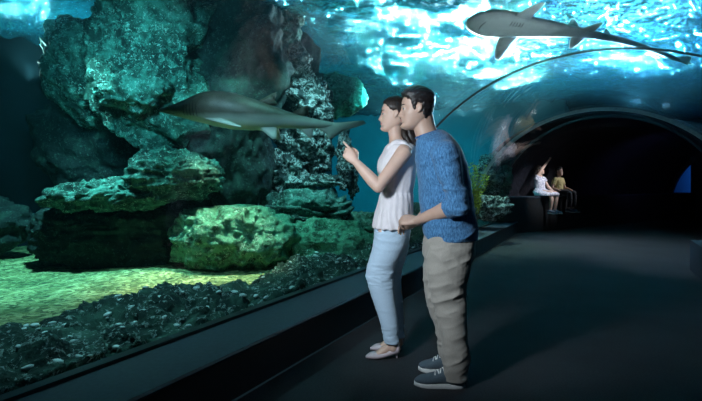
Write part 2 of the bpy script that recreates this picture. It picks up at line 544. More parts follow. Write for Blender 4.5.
# green boulder and the ledges round it
rock('boulder', 'big rounded mossy green boulder standing on the pale gravel', seed=3, mat='moss', amp=.3, ridge=.16, freq=1.2, sub=6, flat=.8, **R(232, 238, 6.6, 60, 38, .6))
rock('sea_rock', 'low mossy mound spreading from the green boulder towards the woman', seed=8, mat='moss', amp=.25, sub=6, **R(325, 250, 7.0, 72, 26, .55))
rock('slab_rock', 'layered dark slab with green edges lying behind the green boulder', seed=12, mat='cliff', amp=.22, strata=.12, sub=6, sq=.85, lean=(.25, 0), **R(292, 214, 7.9, 58, 24, .7))
rock('slab_rock', 'thin flat shelf rock ending just left of the woman\'s blouse', seed=13, mat='moss', amp=.18, strata=.06, sub=5, **R(348, 226, 8.4, 42, 15, .6))
rock('sea_rock', 'rock hump seen between the woman and the man', seed=14, mat='moss', amp=.25, sub=5, **R(412, 228, 8.0, 36, 22, .5))
rock('shelf_rock', 'small flat stone shelf jutting out below the pale crag', seed=15, mat='crag', amp=.2, strata=.04, sub=5, **R(322, 181, 7.9, 22, 7, .22))
rock('shelf_rock', 'smallest stone shelf floating low right of the crag foot', seed=16, mat='crag', amp=.2, strata=.04, sub=4, **R(326, 202, 8.0, 15, 5, .18))
# the crag: stacked jagged blocks
crag = [
    ('narrow jagged top block of the pale veined crag', 290, 72, 7.9, 20, 30, .28, 21, 5, (-.18, 0)),
    ('slanting spur on the upper left of the pale veined crag', 268, 62, 8.0, 15, 15, .22, 22, 5, (.5, 0)),
    ('wide shoulder block of the crag beside the shark\'s back', 308, 98, 8.0, 21, 22, .3, 23, 5, (-.3, 0)),
    ('middle block of the crag under the shark\'s belly', 300, 140, 8.0, 20, 20, .3, 24, 5, (0, 0)),
    ('lower block of the crag above the layered slab', 288, 172, 8.0, 20, 22, .35, 25, 5, (0, 0)),
    ('right hand stub of the crag under the shark\'s tail', 318, 152, 8.2, 11, 26, .22, 26, 5, (0, 0)),
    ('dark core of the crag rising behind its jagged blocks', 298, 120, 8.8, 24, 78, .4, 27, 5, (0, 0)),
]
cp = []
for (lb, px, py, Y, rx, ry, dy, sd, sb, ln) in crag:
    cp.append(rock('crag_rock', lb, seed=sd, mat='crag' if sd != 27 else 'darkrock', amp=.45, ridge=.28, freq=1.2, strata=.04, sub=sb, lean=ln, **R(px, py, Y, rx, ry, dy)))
gather('crag', 'narrow dark crag with pale crusted edges rising behind the level shark', 'rock', (at(298, 0, 8.3)[0], 8.3, .1), [(o, 'crag_core' if i == 6 else 'crag_block') for i, o in enumerate(cp)])
rock('coral_head', 'pale green rounded coral mound behind the crag', seed=31, mat='moss', amp=.2, sub=5, **R(333, 98, 10.5, 34, 20, .6))
# thin pillar of pale coral right of the shark's tail
rock('coral_pillar', 'thin crooked pale coral stem beyond the shark tail', seed=33, mat='crag', amp=.5, ridge=.4, freq=3, sub=4, **R(344, 158, 8.6, 6, 30, .1))
rock('coral_pillar', 'second thin coral stem nearest the pointing hand', seed=34, mat='crag', amp=.5, ridge=.4, freq=3, sub=4, **R(352, 178, 8.9, 5, 18, .1))
# cliff: one big piece of rockwork
kp = []
kp.append(rock('cliff', '', seed=41, mat='cliff', amp=.34, ridge=.14, strata=.05, sub=6, sq=.9, sfreq=3, **R(158, 50, 7.0, 62, 96, .7)))
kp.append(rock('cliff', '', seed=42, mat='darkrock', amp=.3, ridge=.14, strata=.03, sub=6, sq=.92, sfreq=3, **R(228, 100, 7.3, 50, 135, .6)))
kp.append(rock('cliff', '', seed=43, mat='cliff', amp=.35, ridge=.14, sub=6, lean=(-.35, 0), **R(90, 76, 7.5, 44, 52, .55)))
kp.append(rock('cliff', '', seed=44, mat='cliff', amp=.32, ridge=.16, strata=.03, sub=6, **R(134, 92, 6.35, 36, 19, .3)))
kp.append(rock('cliff', '', seed=45, mat='cliff', amp=.32, ridge=.16, strata=.04, sub=6, **R(176, 176, 6.5, 46, 24, .45)))
kp.append(rock('cliff', '', seed=46, mat='cliff', amp=.32, ridge=.16, strata=.05, sub=6, lean=(.5, 0), **R(110, 196, 6.5, 62, 15, .45)))
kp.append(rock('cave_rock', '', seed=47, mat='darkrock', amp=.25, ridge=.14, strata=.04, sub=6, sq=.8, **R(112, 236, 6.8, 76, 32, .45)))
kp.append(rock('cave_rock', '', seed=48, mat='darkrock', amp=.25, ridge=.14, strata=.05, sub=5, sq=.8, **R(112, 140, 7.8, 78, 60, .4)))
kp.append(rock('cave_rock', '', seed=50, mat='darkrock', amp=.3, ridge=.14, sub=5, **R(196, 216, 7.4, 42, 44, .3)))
kp.append(rock('cliff', '', seed=51, mat='cliff', amp=.3, ridge=.2, sub=6, **R(268, 10, 7.6, 32, 50, .4)))
gather('cliff', 'huge dark cliff with a cave and speckled upper face across the gravel', 'rock', (at(130, 0, 7.4)[0], 7.4, .1), list(zip(kp, ['cliff_face', 'cliff_block', 'cliff_shoulder', 'mossy_brow', 'mossy_brow', 'overhang', 'cave_rock', 'shaded_face', 'cave_rock', 'surface_block'])))
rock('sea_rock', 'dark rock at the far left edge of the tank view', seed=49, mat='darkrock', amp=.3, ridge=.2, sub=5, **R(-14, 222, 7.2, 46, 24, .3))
# rocks by the acrylic: low apron
def AR(s, t, z, rs, rt, rz):
    return dict(c=st(s, t, z), rs=rs, rt=rt, rz=rz)
def apron(label, s, t, z, rs, rt, rz, seed):
    c = st(s, t, z)
    ang = math.atan2(D[1], D[0])
    def mod(P):
        x, y = P[:, 0].copy(), P[:, 1].copy()
        P[:, 0] = x * math.cos(ang) - y * math.sin(ang); P[:, 1] = x * math.sin(ang) + y * math.cos(ang)
        # stay behind the acrylic
        t_ = (P[:, 0] + c[0]) * R_[0] + (P[:, 1] + c[1]) * R_[1]
        over = np.maximum(0, t_ - (TW - .10))
        P[:, 0] -= over * R_[0]; P[:, 1] -= over * R_[1]
        return P
    return rock('low_rock', label, c, (rs, rt, rz), seed, 'apron', amp=.22, ridge=.16, freq=1.3, sub=6, mod=mod)
apron('dark flat rock in the near corner by the glass foot', 1.3, -2.95, .02, .7, .55, .24, 61)
apron('long dark shell-strewn rock along the near glass', 2.75, -3.0, .02, 1.15, .68, .26, 62)
apron('second dark rock along the glass before the green boulder', 4.6, -2.9, .0, .95, .66, .27, 63)
apron('low rock along the glass left of the woman\'s knees', 6.2, -2.72, .02, .95, .5, .26, 64)
apron('low rock along the glass behind the woman\'s legs', 7.8, -2.7, .02, .95, .5, .26, 65)
# beyond the man
rock('reef_rock', 'small crusted rock behind the yellow green plant', seed=71, mat='crag', amp=.35, ridge=.3, strata=.05, sub=5, **R(486, 209, 9.6, 20, 12, .3))
rock('reef_rock', 'tall crusted rock left of the dark arch', seed=72, mat='crag', amp=.4, ridge=.3, strata=.06, sub=5, **R(487, 180, 10.8, 14, 22, .3))
rock('reef_rock', 'brown mottled rock stack just outside the dark arch', seed=73, mat='cliff', amp=.4, ridge=.3, strata=.06, sub=5, **R(501, 176, 10.9, 9, 26, .2))
rock('reef_rock', 'distant dark rock low in the blue water', seed=74, mat='cliff', amp=.4, ridge=.3, sub=5, **R(448, 214, 10.4, 28, 18, .35))

# shells and pebbles strewn on the low rocks and by the glass
shellm = simple('shell', (.72, .82, .82), .6, 30, .25)
random.seed(5)
def shell_mesh():
    bm = bmesh.new(); bmesh.ops.create_icosphere(bm, subdivisions=2, radius=1)
    for v in bm.verts:
        k = 1 + .18 * math.sin(6 * math.atan2(v.co.y, v.co.x))
        v.co = Vector((v.co.x * k * 1.3, v.co.y * k, v.co.z * .45 * (1.2 - .4 * v.co.x)))
    me = bpy.data.meshes.new('shell'); bm.to_mesh(me); bm.free()
    me.materials.append(shellm)
    for p in me.polygons: p.use_smooth = True
    return me
bpy.context.view_layer.update()
dg = bpy.context.evaluated_depsgraph_get()
SHELL = shell_mesh()
def strew(n, s0, s1, t0, t1, smin, smax, label, grp):
    k = 0
    while k < n:
        s, t = random.uniform(s0, s1), random.uniform(t0, t1)
        p = st(s, t, 1.0)
        ok, hit, nrm, idx, ob, _ = SC.ray_cast(dg, Vector(p), Vector((0, 0, -1)), distance=1.4)
        if not ok or ob.name.startswith('water') or nrm.z < .5:
            k += .2; continue
        o = bpy.data.objects.new('shell', SHELL); COL.objects.link(o)
        sz = random.uniform(smin, smax)
        o.scale = (sz, sz * random.uniform(.6, 1), sz)
        o.rotation_euler = (random.uniform(-.3, .3), random.uniform(-.3, .3), random.uniform(0, 6.28))
        o.location = hit + Vector((0, 0, sz * .15))
        tag(o, label, 'shell', grp)
        k += 1
strew(150, .9, 5.6, -3.4, -2.34, .012, .028, 'small pale shell fragment on the dark low rocks by the glass', 'shell fragments on the low rocks by the glass')
strew(40, 1.0, 7.5, -2.5, -2.34, .014, .028, 'pale shell fragment at the foot of the acrylic', 'shell fragments at the foot of the acrylic')

# ------------------------------------------------------------------ plant
def plant():
    root = empty('water_plant', at(474, 214, 9.0))
    tag(root, 'yellow green water plant standing right of the man behind the glass', 'plant')
    gm = simple('plant_leaf', (.42, .5, .06), .5, 8, .3)
    random.seed(11)
    base = np.array(root.location)
    for k in range(7):
        V, Fs = [], []
        lean = np.array([random.uniform(-.12, .16), random.uniform(-.1, .1), 0])
        h = random.uniform(.6, .98); n = 14
        path = [base + lean * (i / n) ** 1.4 * 1.6 + np.array([.02 * math.sin(i * .9 + k), 0, h * i / n]) + np.array([(k - 3) * .025, 0, 0]) for i in range(n + 1)]
        me = tube_mesh('stem', path, [.008 * (1 - .6 * i / n) for i in range(n + 1)], 6)
        stem = link('stem', me, gm); adopt(stem, root)
        LV, LF_ = [], []
        for i in range(2, n + 1):
            for q in range(4):
                a = random.uniform(0, 6.28); L_ = random.uniform(.07, .12) * (1.15 - .4 * i / n)
                d = np.array([math.cos(a), math.sin(a), random.uniform(.5, 1.1)]); d /= np.linalg.norm(d)
                side = np.cross(d, [0, 0, 1.0]); side /= np.linalg.norm(side); up_ = np.cross(side, d)
                p = path[i]; b0 = len(LV)
                LV += [p, p + d * L_ * .5 + side * .014 + up_ * .005, p + d * L_ + up_ * -.01, p + d * L_ * .5 - side * .014 + up_ * .005]
                LF_ += [(b0, b0 + 1, b0 + 2), (b0, b0 + 2, b0 + 3)]
        lf = link('leaves', mesh('leaves', LV, LF_), gm, smooth=False); adopt(lf, root)
        so = lf.modifiers.new('s', 'SOLIDIFY'); so.thickness = .002

def frame_path(path):
    path = [np.asarray(p, float) for p in path]
    n = len(path); T = []
    for i in range(n):
        a = path[max(0, i - 1)]; b = path[min(n - 1, i + 1)]
        d = b - a; T.append(d / (np.linalg.norm(d) + 1e-9))
    ref = np.array([0, 0, 1.0]) if abs(T[0][2]) < .9 else np.array([1.0, 0, 0])
    U = []
    for i in range(n):
        u = ref - T[i] * ref.dot(T[i]); u /= np.linalg.norm(u); U.append(u); ref = u
    return path, T, U

def tube_mesh(name, path, rad, k=12):
    path, T, U = frame_path(path)
    V, Fs = [], []
    for p, t, u, r in zip(path, T, U, rad):
        w = np.cross(t, u)
        for j in range(k):
            a = 2 * PI * j / k
            V.append(p + r * (math.cos(a) * u + math.sin(a) * w))
    n = len(path)
    for i in range(n - 1):
        for j in range(k):
            Fs.append((i * k + j, i * k + (j + 1) % k, (i + 1) * k + (j + 1) % k, (i + 1) * k + j))
    Fs += [tuple(range(k))[::-1], tuple(range((n - 1) * k, n * k))]
    return mesh(name, V, Fs)
plant()

# ------------------------------------------------------------------ sharks
def sharkmat(name, back, belly, zsplit=.0, soft=.05, tail=None, axis='Z'):
    m, nt, N, L = newmat(name)
    b = bsdf(nt); b.inputs['Roughness'].default_value = .5
    tc = N.new('ShaderNodeTexCoord'); sx = N.new('ShaderNodeSeparateXYZ')
    L.new(tc.outputs['Object'], sx.inputs[0])
    ns = noise_node(nt, tc.outputs['Object'], 5, 4)
    ma = N.new('ShaderNodeMath'); ma.operation = 'MULTIPLY_ADD'; ma.inputs[1].default_value = .05
    L.new(ns.outputs[0], ma.inputs[0]); L.new(sx.outputs[axis], ma.inputs[2])
    mr = N.new('ShaderNodeMapRange'); mr.inputs[1].default_value = zsplit - soft + .025; mr.inputs[2].default_value = zsplit + soft + .025
    L.new(ma.outputs[0], mr.inputs[0])
    mx = N.new('ShaderNodeMix'); mx.data_type = 'RGBA'
    fac = mr.outputs[0]
    if tail:                         # the back's colour runs all round the tail
        m2 = N.new('ShaderNodeMapRange'); m2.inputs[1].default_value = tail[0]; m2.inputs[2].default_value = tail[1]
        L.new(sx.outputs['X'], m2.inputs[0])
        mm = N.new('ShaderNodeMath'); mm.operation = 'MAXIMUM'; L.new(fac, mm.inputs[0]); L.new(m2.outputs[0], mm.inputs[1]); fac = mm.outputs[0]
    L.new(fac, mx.inputs[0]); mx.inputs[6].default_value = (*belly, 1)
    n2 = noise_node(nt, tc.outputs['Object'], 9, 5, .7)
    r = ramp(nt, n2.outputs[0], [(.35, tuple(c * .6 for c in back)), (.62, back)])
    L.new(r.outputs[0], mx.inputs[7])
    L.new(mx.outputs[2], b.inputs['Base Color'])
    n3 = noise_node(nt, tc.outputs['Object'], 60, 3)
    L.new(bump(nt, n3.outputs[0], .2, .004).outputs[0], b.inputs['Normal'])
    return m

def ring_loft(name, secs, k=28):
    """secs: (centre, half width, half height, belly flatness) with x as the body axis in local space"""
    V, Fs = [], []
    for (c, w, h, fl) in secs:
        for j in range(k):
            a = 2 * PI * j / k
            y, z = math.cos(a), math.sin(a)
            if z < 0: z *= fl
            V.append((c[0], c[1] + w * y, c[2] + h * z))
    n = len(secs)
    for i in range(n - 1):
        for j in range(k):
            Fs.append((i * k + j, i * k + (j + 1) % k, (i + 1) * k + (j + 1) % k, (i + 1) * k + j))
    Fs += [tuple(range(k))[::-1], tuple(range((n - 1) * k, n * k))]
    return fixn(mesh(name, V, Fs))

def interp(tab, x):
    xs = [t[0] for t in tab]
    return [float(np.interp(x, xs, [t[i] for t in tab])) for i in range(1, len(tab[0]))]

def fin(name, outline, thick, origin, du, dv, mat, parent, n=14, bend=0.0):
    """outline: (u, v) leading edge root .. tip .. trailing edge; du, dv = local axes; a lens-shaped blade"""
    du = np.array(du, float); dv = np.array(dv, float); nn = np.cross(du, dv); nn /= np.linalg.norm(nn)
    o = np.array(origin, float)
    bm = bmesh.new()
    pts = [Vector(o + u * du + v * dv + nn * bend * v * v) for u, v in outline]
    vs = [bm.verts.new(p) for p in pts]
    f = bm.faces.new(vs)
    bmesh.ops.triangulate(bm, faces=[f])
    bmesh.ops.subdivide_edges(bm, edges=bm.edges[:], cuts=3, use_grid_fill=True)
    bm.verts.ensure_lookup_table()
    bd = {v for e in bm.edges if len(e.link_faces) == 1 for v in e.verts}
    bl = [v.co.copy() for v in bd]
    me = bpy.data.meshes.new(name); bm.to_mesh(me); 
    V = np.array([v.co[:] for v in bm.verts]); isb = np.array([v in bd for v in bm.verts])
    Fc = [tuple(v.index for v in f.verts) for f in bm.faces]
    B = np.array([b[:] for b in bl])
    dist = np.array([np.min(np.linalg.norm(B - p, axis=1)) for p in V])
    h = thick * (1 - np.exp(-dist / (thick * 2.2))) + .0015
    nV = len(V)
    top_ = V + nn * h[:, None]; bot = V - nn * h[:, None]
    Fs = Fc + [tuple(i + nV for i in f)[::-1] for f in Fc]
    edges = [(e.verts[0].index, e.verts[1].index) for e in bm.edges if len(e.link_faces) == 1]
    Fs += [(a, b, b + nV, a + nV) for a, b in edges]
    bm.free(); bpy.data.meshes.remove(me)
    ob = link(name, fixn(mesh(name, list(top_) + list(bot), Fs)), mat)
    ob.parent = parent
    return ob

def shark_side():
    """seen from its left side: local +x is the snout, z up"""
    L_ = 2.17
    root = empty('shark', (0, 0, 0))
    tag(root, 'brown backed shark gliding level past the cliff and crag', 'shark')
    m = sharkmat('shark_skin', (.085, .078, .055), (.5, .56, .5), -.05, .05)
    # x from snout (0) to tail tip (1): half width, top z, bottom z
    T = [(0, .004, .000, -.012), (.012, .028, .016, -.03), (.05, .07, .032, -.052), (.10, .105, .066, -.082), (.16, .140, .118, -.118), (.22, .165, .172, -.15), (.30, .185, .215, -.185),
         (.40, .18, .215, -.20), (.50, .155, .17, -.185), (.58, .125, .125, -.15), (.66, .095, .082, -.118), (.74, .068, .045, -.10), (.80, .05, .025, -.085), (.86, .034, .012, -.07), (.93, .018, .0, -.05), (1.0, .004, -.002, -.02)]
    xs = np.concatenate([np.linspace(0, .05, 6), np.linspace(.07, 1, 44)])
    def axis(x):
        return np.array([L_ * (.5 - x) + .0, .05 * math.sin(x * 4.5 - .5), .04 - .20 * max(0, x - .25) + .03 * max(0, x - .7)])
    secs = []
    for x in xs:
        w, zt, zb = interp(T, x)
        a = axis(x); c = a + np.array([0, 0, (zt + zb) / 2])
        secs.append((c, w, (zt - zb) / 2, .92))
    b = link('body', ring_loft('body', secs), m, root)
    # dark-line gills and eye and mouth
    gm = simple('gill_slit', (.02, .02, .02), .7)
    for k in range(5):
        x = .165 + .018 * k
        a = axis(x); w, zt, zb = interp(T, x)
        pts = []
        for q in np.linspace(-.5, .28, 9):
            zz = (zt + zb) / 2 + q * (zt - zb) / 2 * 1.15
            yy = w * math.sqrt(max(.02, 1 - (q * 1.15) ** 2))
            pts.append(a + np.array([-.02 * q * q + .0, yy + .0005, zz]))
        link('gill_slit', tube_mesh('gill_slit', pts, [.002 + .0025 * math.sin(PI * i / 8) for i in range(9)], 6), gm, root)
    for sy in (1, -1):
        a = axis(.075); w, zt, zb = interp(T, .075)
        V, Fs = ico(2)
        e = link('eye', mesh('eye', V * np.array([.014, .007, .012]) + a + np.array([0, sy * (w - .003), .012]), Fs), simple('shark_eye', (.15, .16, .1), .2), root)
    a0 = [axis(x) + np.array([0, interp(T, x)[0] * .8, interp(T, x)[2] * .62]) for x in np.linspace(.035, .105, 8)]
    link('mouth', tube_mesh('mouth', a0, [.004] * 8, 6), gm, root)
    # fins
    def F_(name, out, x, y, z, du, dv, th=.016, bend=0):
        a = axis(x)
        return fin(name, out, th, a + np.array([0, y, z]), du, dv, m, root, bend=bend)
    F_('dorsal_fin', [(-.02, 0), (.10, .02), (.20, .12), (.25, .14), (.26, .12), (.24, .05), (.28, 0)], .50, 0, .10, (-1, 0, 0), (0, 0, 1))
    F_('dorsal_fin', [(-.02, 0), (.08, .03), (.16, .10), (.20, .11), (.19, .04), (.22, 0)], .68, 0, .03, (-1, 0, 0), (0, 0, 1))
    F_('pectoral_fin', [(0, 0), (.10, .14), (.26, .32), (.33, .36), (.34, .30), (.28, .14), (.24, 0)], .255, .12, -.09, (-1, .1, -.02), (-.55, .7, -.30), .018)
    F_('pectoral_fin', [(0, 0), (.10, .14), (.26, .32), (.33, .36), (.34, .30), (.28, .14), (.24, 0)], .255, -.12, -.09, (-1, -.1, -.02), (-.55, -.7, -.30), .018)
    F_('pelvic_fin', [(0, 0), (.08, .07), (.18, .16), (.22, .15), (.21, 0)], .53, .05, -.12, (-1, 0, -.06), (0, .4, -.8), .012)
    F_('pelvic_fin', [(0, 0), (.08, .07), (.18, .16), (.22, .15), (.21, 0)], .53, -.05, -.12, (-1, 0, -.06), (0, -.4, -.8), .012)
    F_('anal_fin', [(0, 0), (.06, .05), (.14, .12), (.17, .11), (.18, 0)], .72, 0, -.08, (-1, 0, 0), (0, 0, -1), .010)
    F_('tail_fin', [(0, -.03), (.05, .02), (.25, .03), (.45, .06), (.50, .065), (.53, .03), (.45, .0), (.28, -.06), (.18, -.14), (.13, -.15), (.10, -.10), (.02, -.06)], .82, 0, -.03, (-1, 0, -.04), (0, 0, 1), .012)
    return root
sh = shark_side()
sh.location = tuple(map(float, at(254, 114, 5.1)))
sh.rotation_euler = (math.radians(-4), math.radians(-1.2), math.radians(180 - 4))

def shark_over():
    L_ = 3.5
    root = empty('shark', (0, 0, 0))
    tag(root, 'pale bellied shark swimming over the tunnel, seen from below', 'shark')
    m = sharkmat('overhead_shark_skin', (.05, .05, .045), (.68, .7, .68), -.005, .03, tail=(-.35, -1.1))
    T = [(0, .02, .02, -.015), (.015, .085, .045, -.03), (.05, .14, .07, -.045), (.10, .17, .09, -.055), (.16, .155, .10, -.065), (.22, .125, .09, -.06), (.30, .10, .08, -.052), (.38, .075, .062, -.045),
         (.46, .055, .048, -.036), (.55, .042, .038, -.03), (.65, .034, .03, -.026), (.8, .025, .026, -.022), (.92, .018, .022, -.02), (1.0, .004, .008, -.006)]
    def axis(x):
        return np.array([L_ * (.25 - x - .45 * max(0, x - .5)), .16 * math.sin(x * 5.0 - .6) * x, .0])
    secs = []
    for x in np.concatenate([[0, .006], np.linspace(.015, 1, 46)]):
        w, zt, zb = interp(T, x); a = axis(x)
        secs.append((a + np.array([0, 0, (zt + zb) / 2]), w * 1.14, (zt - zb) / 2 * 1.1, .9))
    link('body', ring_loft('body', secs), m, root)
    dark = simple('fin_back', (.06, .06, .055), .6)
    def F_(name, out, x, y, z, du, dv, th=.014, mt=m, bend=0):
        return fin(name, out, th, axis(x) + np.array([0, y, z]), du, dv, mt, root, bend=bend)
    P = [(0, 0), (.03, .10), (.12, .28), (.20, .38), (.27, .40), (.28, .32), (.26, .14), (.28, 0)]
    F_('pectoral_fin', P, .135, .13, -.01, (-.9, 0, 0), (.12, .68, -.03), .016)
    F_('pectoral_fin', P, .15, -.10, -.01, (-1, 0, 0), (-.1, -1, -.03), .016)
    Q = [(0, 0), (.05, .08), (.14, .17), (.20, .17), (.24, 0)]
    F_('pelvic_fin', Q, .43, .05, -.01, (-1, 0, 0), (0, 1, -.1), .01)
    F_('pelvic_fin', Q, .43, -.05, -.01, (-1, 0, 0), (0, -1, -.1), .01)
    F_('dorsal_fin', [(0, 0), (.08, .06), (.18, .16), (.23, .16), (.24, 0)], .40, 0, .06, (-1, 0, 0), (0, 0, 1), .012)
    F_('dorsal_fin', [(0, 0), (.06, .05), (.12, .11), (.16, .11), (.17, 0)], .55, 0, .04, (-1, 0, 0), (0, 0, 1), .010)
    F_('tail_fin', [(-.4, -.02), (0, .03), (.30, .09), (.40, .11), (.42, .06), (.30, -.02), (.2, -.09), (.05, -.05)], .9, 0, 0, (-1, 0, 0), (0, 0, 1), .010)
    gm = simple('gill_slit_pale', (.12, .12, .11), .7)
    for sy in (1, -1):
        for k in range(5):
            x = .135 + .011 * k; a = axis(x)
            pts = [a + np.array([0, sy * (.07 + .05 * q), -.062 + .016 * q * q]) for q in np.linspace(0, 1, 5)]
            link('gill_slit', tube_mesh('gill_slit', pts, [.003] * 5, 5), gm, root)
    a = axis(.045)
    link('mouth', tube_mesh('mouth', [a + np.array([-.02 * q * q, .06 * q, -.042 + .004 * q * q]) for q in np.linspace(-1, 1, 9)], [.005] * 9, 6), gm, root)
    return root
so_ = shark_over()
pA, pB = at(468, 18, 4.7), at(702, 64, 6.6)
v = pB - pA; yaw = math.atan2(-v[1], -v[0])
so_.location = tuple(map(float, pA + v / np.linalg.norm(v) * 3.5 * .25))
so_.rotation_euler = (math.radians(24), math.radians(2.0), yaw)
# ------------------------------------------------------------------ people
def V3(*a): return np.array(a, float)
def unit(v): v = np.asarray(v, float); return v / (np.linalg.norm(v) + 1e-12)

def loft(secs, k=28, cap=True, p=1.0):
    """secs: (centre, axis a, axis b[, exponent]) -> verts, faces of a closed tube"""
    V, Fs = [], []
    for s in secs:
        c, a, b = s[:3]; q = s[3] if len(s) > 3 else p
        for j in range(k):
            t = 2 * PI * j / k
            ct, sn = math.cos(t), math.sin(t)
            V.append(c + a * math.copysign(abs(ct) ** q, ct) + b * math.copysign(abs(sn) ** q, sn))
    n = len(secs)
    for i in range(n - 1):
        for j in range(k):
            Fs.append((i * k + j, i * k + (j + 1) % k, (i + 1) * k + (j + 1) % k, (i + 1) * k + j))
    V.append(np.mean(V[:k], axis=0)); V.append(np.mean(V[(n - 1) * k:n * k], axis=0))
    a, b = n * k, n * k + 1
    for j in range(k):
        Fs.append((a, (j + 1) % k, j)); Fs.append((b, (n - 1) * k + j, (n - 1) * k + (j + 1) % k))
    return V, Fs

def smooth_secs(secs, m=4):
    """catmull-rom through sections"""
    A = np.array([np.concatenate([s[0], s[1], s[2]]) for s in secs])
    out = []
    n = len(A)
    for i in range(n - 1):
        p0, p1, p2, p3 = A[max(0, i - 1)], A[i], A[i + 1], A[min(n - 1, i + 2)]
        for j in range(m):
            t = j / m
            q = .5 * (2 * p1 + (p2 - p0) * t + (2 * p0 - 5 * p1 + 4 * p2 - p3) * t * t + (3 * p1 - p0 - 3 * p2 + p3) * t ** 3)
            out.append((q[:3], q[3:6], q[6:9]))
    q = A[-1]; out.append((q[:3], q[3:6], q[6:9]))
    return out

def limb(pts, rad, flat=1.0, ref=None, k=20, m=4, round_ends=True):
    """tapered limb through points; radii may be (ra, rb)"""
    pts = [np.asarray(p, float) for p in pts]
    n = len(pts)
    secs = []
    prev = None
    for i in range(n):
        t = unit(pts[min(n - 1, i + 1)] - pts[max(0, i - 1)])
        r0 = np.asarray(ref if ref is not None else (0, 0, 1.0), float) if prev is None else prev
        if prev is None and abs(np.dot(unit(r0), t)) > .95: r0 = V3(1, .2, 0)
        u = unit(r0 - t * np.dot(r0, t)); prev = u
        w = np.cross(t, u)
        r = rad[i]
        ra, rb = (r if isinstance(r, (tuple, list)) else (r, r * flat))
        secs.append((pts[i], u * ra, w * rb))
    secs = smooth_secs(secs, m)
    if round_ends:
        t0 = unit(secs[0][0] - secs[1][0]); t1 = unit(secs[-1][0] - secs[-2][0])
        def capd(s, t):
            r = (np.linalg.norm(s[1]) + np.linalg.norm(s[2])) / 2
            return [(s[0] + t * r * x, s[1] * y, s[2] * y) for x, y in ((.5, .87), (.85, .53), (.98, .2))]
        secs = capd(secs[0], t0)[::-1] + secs + capd(secs[-1], t1)
    return loft(secs, k)

class Build:
    def __init__(self): self.V, self.F = [], []
    def add(self, vf):
        b = len(self.V); self.V += list(vf[0]); self.F += [tuple(i + b for i in f) for f in vf[1]]
        return self
    def make(self, name, mat, voxel=.004, smooth=2, parent=None, disp=None):
        me = fixn(mesh(name, self.V, self.F))
        ob = bpy.data.objects.new('tmp', me); COL.objects.link(ob)
        r = ob.modifiers.new('r', 'REMESH'); r.mode = 'VOXEL'; r.voxel_size = voxel; r.use_smooth_shade = True
        if smooth:
            s = ob.modifiers.new('s', 'SMOOTH'); s.factor = .5; s.iterations = smooth
        dg = bpy.context.evaluated_depsgraph_get(); dg.update()
        ev = ob.evaluated_get(dg)
        m2 = bpy.data.meshes.new_from_object(ev); m2.name = name
        bpy.data.objects.remove(ob); bpy.data.meshes.remove(me)
        if disp:
            n = len(m2.vertices)
            P = np.empty(n * 3); m2.vertices.foreach_get('co', P); P = P.reshape(-1, 3)
            N_ = np.empty(n * 3); m2.vertex_normals.foreach_get('vector', N_); N_ = N_.reshape(-1, 3)
            P = P + N_ * disp(P)[:, None]
            m2.vertices.foreach_set('co', P.ravel()); m2.update()
        o = link(name, m2, mat)
        if parent: adopt(o, parent)
        return o

def folds(freq, amp, seed, ax=(1, 1, 1), ridge=True):
    def f(P):
        return amp * fbm(P * np.array(ax) * freq, 3, seed, ridge=ridge)
    return f

# ---- head: local x forward, y to the person's left, z up; chin at 0
HEAD = [  # z, front, back, half width
    (-.006, .060, .010, .012), (.0, .076, .0, .028), (.012, .0845, -.020, .042), (.03, .082, -.045, .053), (.047, .085, -.060, .060), (.062, .083, -.070, .065),
    (.085, .080, -.082, .070), (.110, .077, -.091, .073), (.130, .083, -.095, .0755), (.155, .0825, -.097, .077), (.180, .072, -.091, .073),
    (.200, .052, -.076, .061), (.214, .028, -.054, .043), (.222, .004, -.032, .023), (.225, -.010, -.018, .004)]
def head_point(th, z, male=1.0, off=0.0):
    tb = HEAD; zs = [r[0] for r in tb]
    xf, xb, hw = (float(np.interp(z, zs, [r[i] for r in tb])) for i in (1, 2, 3))
    xc = -.004 if z > .05 else -.004 + (.05 - z) * .8
    c, s = math.cos(th), math.sin(th)
    q = .92
    x = xc + (xf - xc if c > 0 else xc - xb) * math.copysign(abs(c) ** q, c)
    y = hw * math.copysign(abs(s) ** q, s)
    if c > 0:
        g = lambda v, m_, w: math.exp(-((v - m_) / w) ** 2)
        nz = 0
        if .058 < z < .128:
            nz = float(np.interp(z, [.058, .066, .073, .079, .092, .108, .118, .128], [0, .010, .022, .026, .019, .011, .006, 0]))
            wdt = float(np.interp(z, [.06, .075, .09, .12], [.013, .012, .009, .008]))
            x += nz * g(y, 0, wdt)
        x += .0065 * g(z, .0535, .0045) * g(y, 0, .018) + .007 * g(z, .0415, .0050) * g(y, 0, .016)
        x -= .004 * g(z, .0475, .0022) * g(y, 0, .022)
        x -= .003 * g(z, .032, .005) * g(y, 0, .02)
        x += (.005 + .003 * male) * g(z, .014, .010) * g(y, 0, .022)
        x -= .012 * g(z, .112, .010) * (g(y, .032, .014) + g(y, -.032, .014))
        x += (.002 + .003 * male) * g(z, .128, .006) * g(abs(y), .025, .025)
        x += .004 * g(z, .085, .014) * g(abs(y), .045, .016)
    return x, y, z

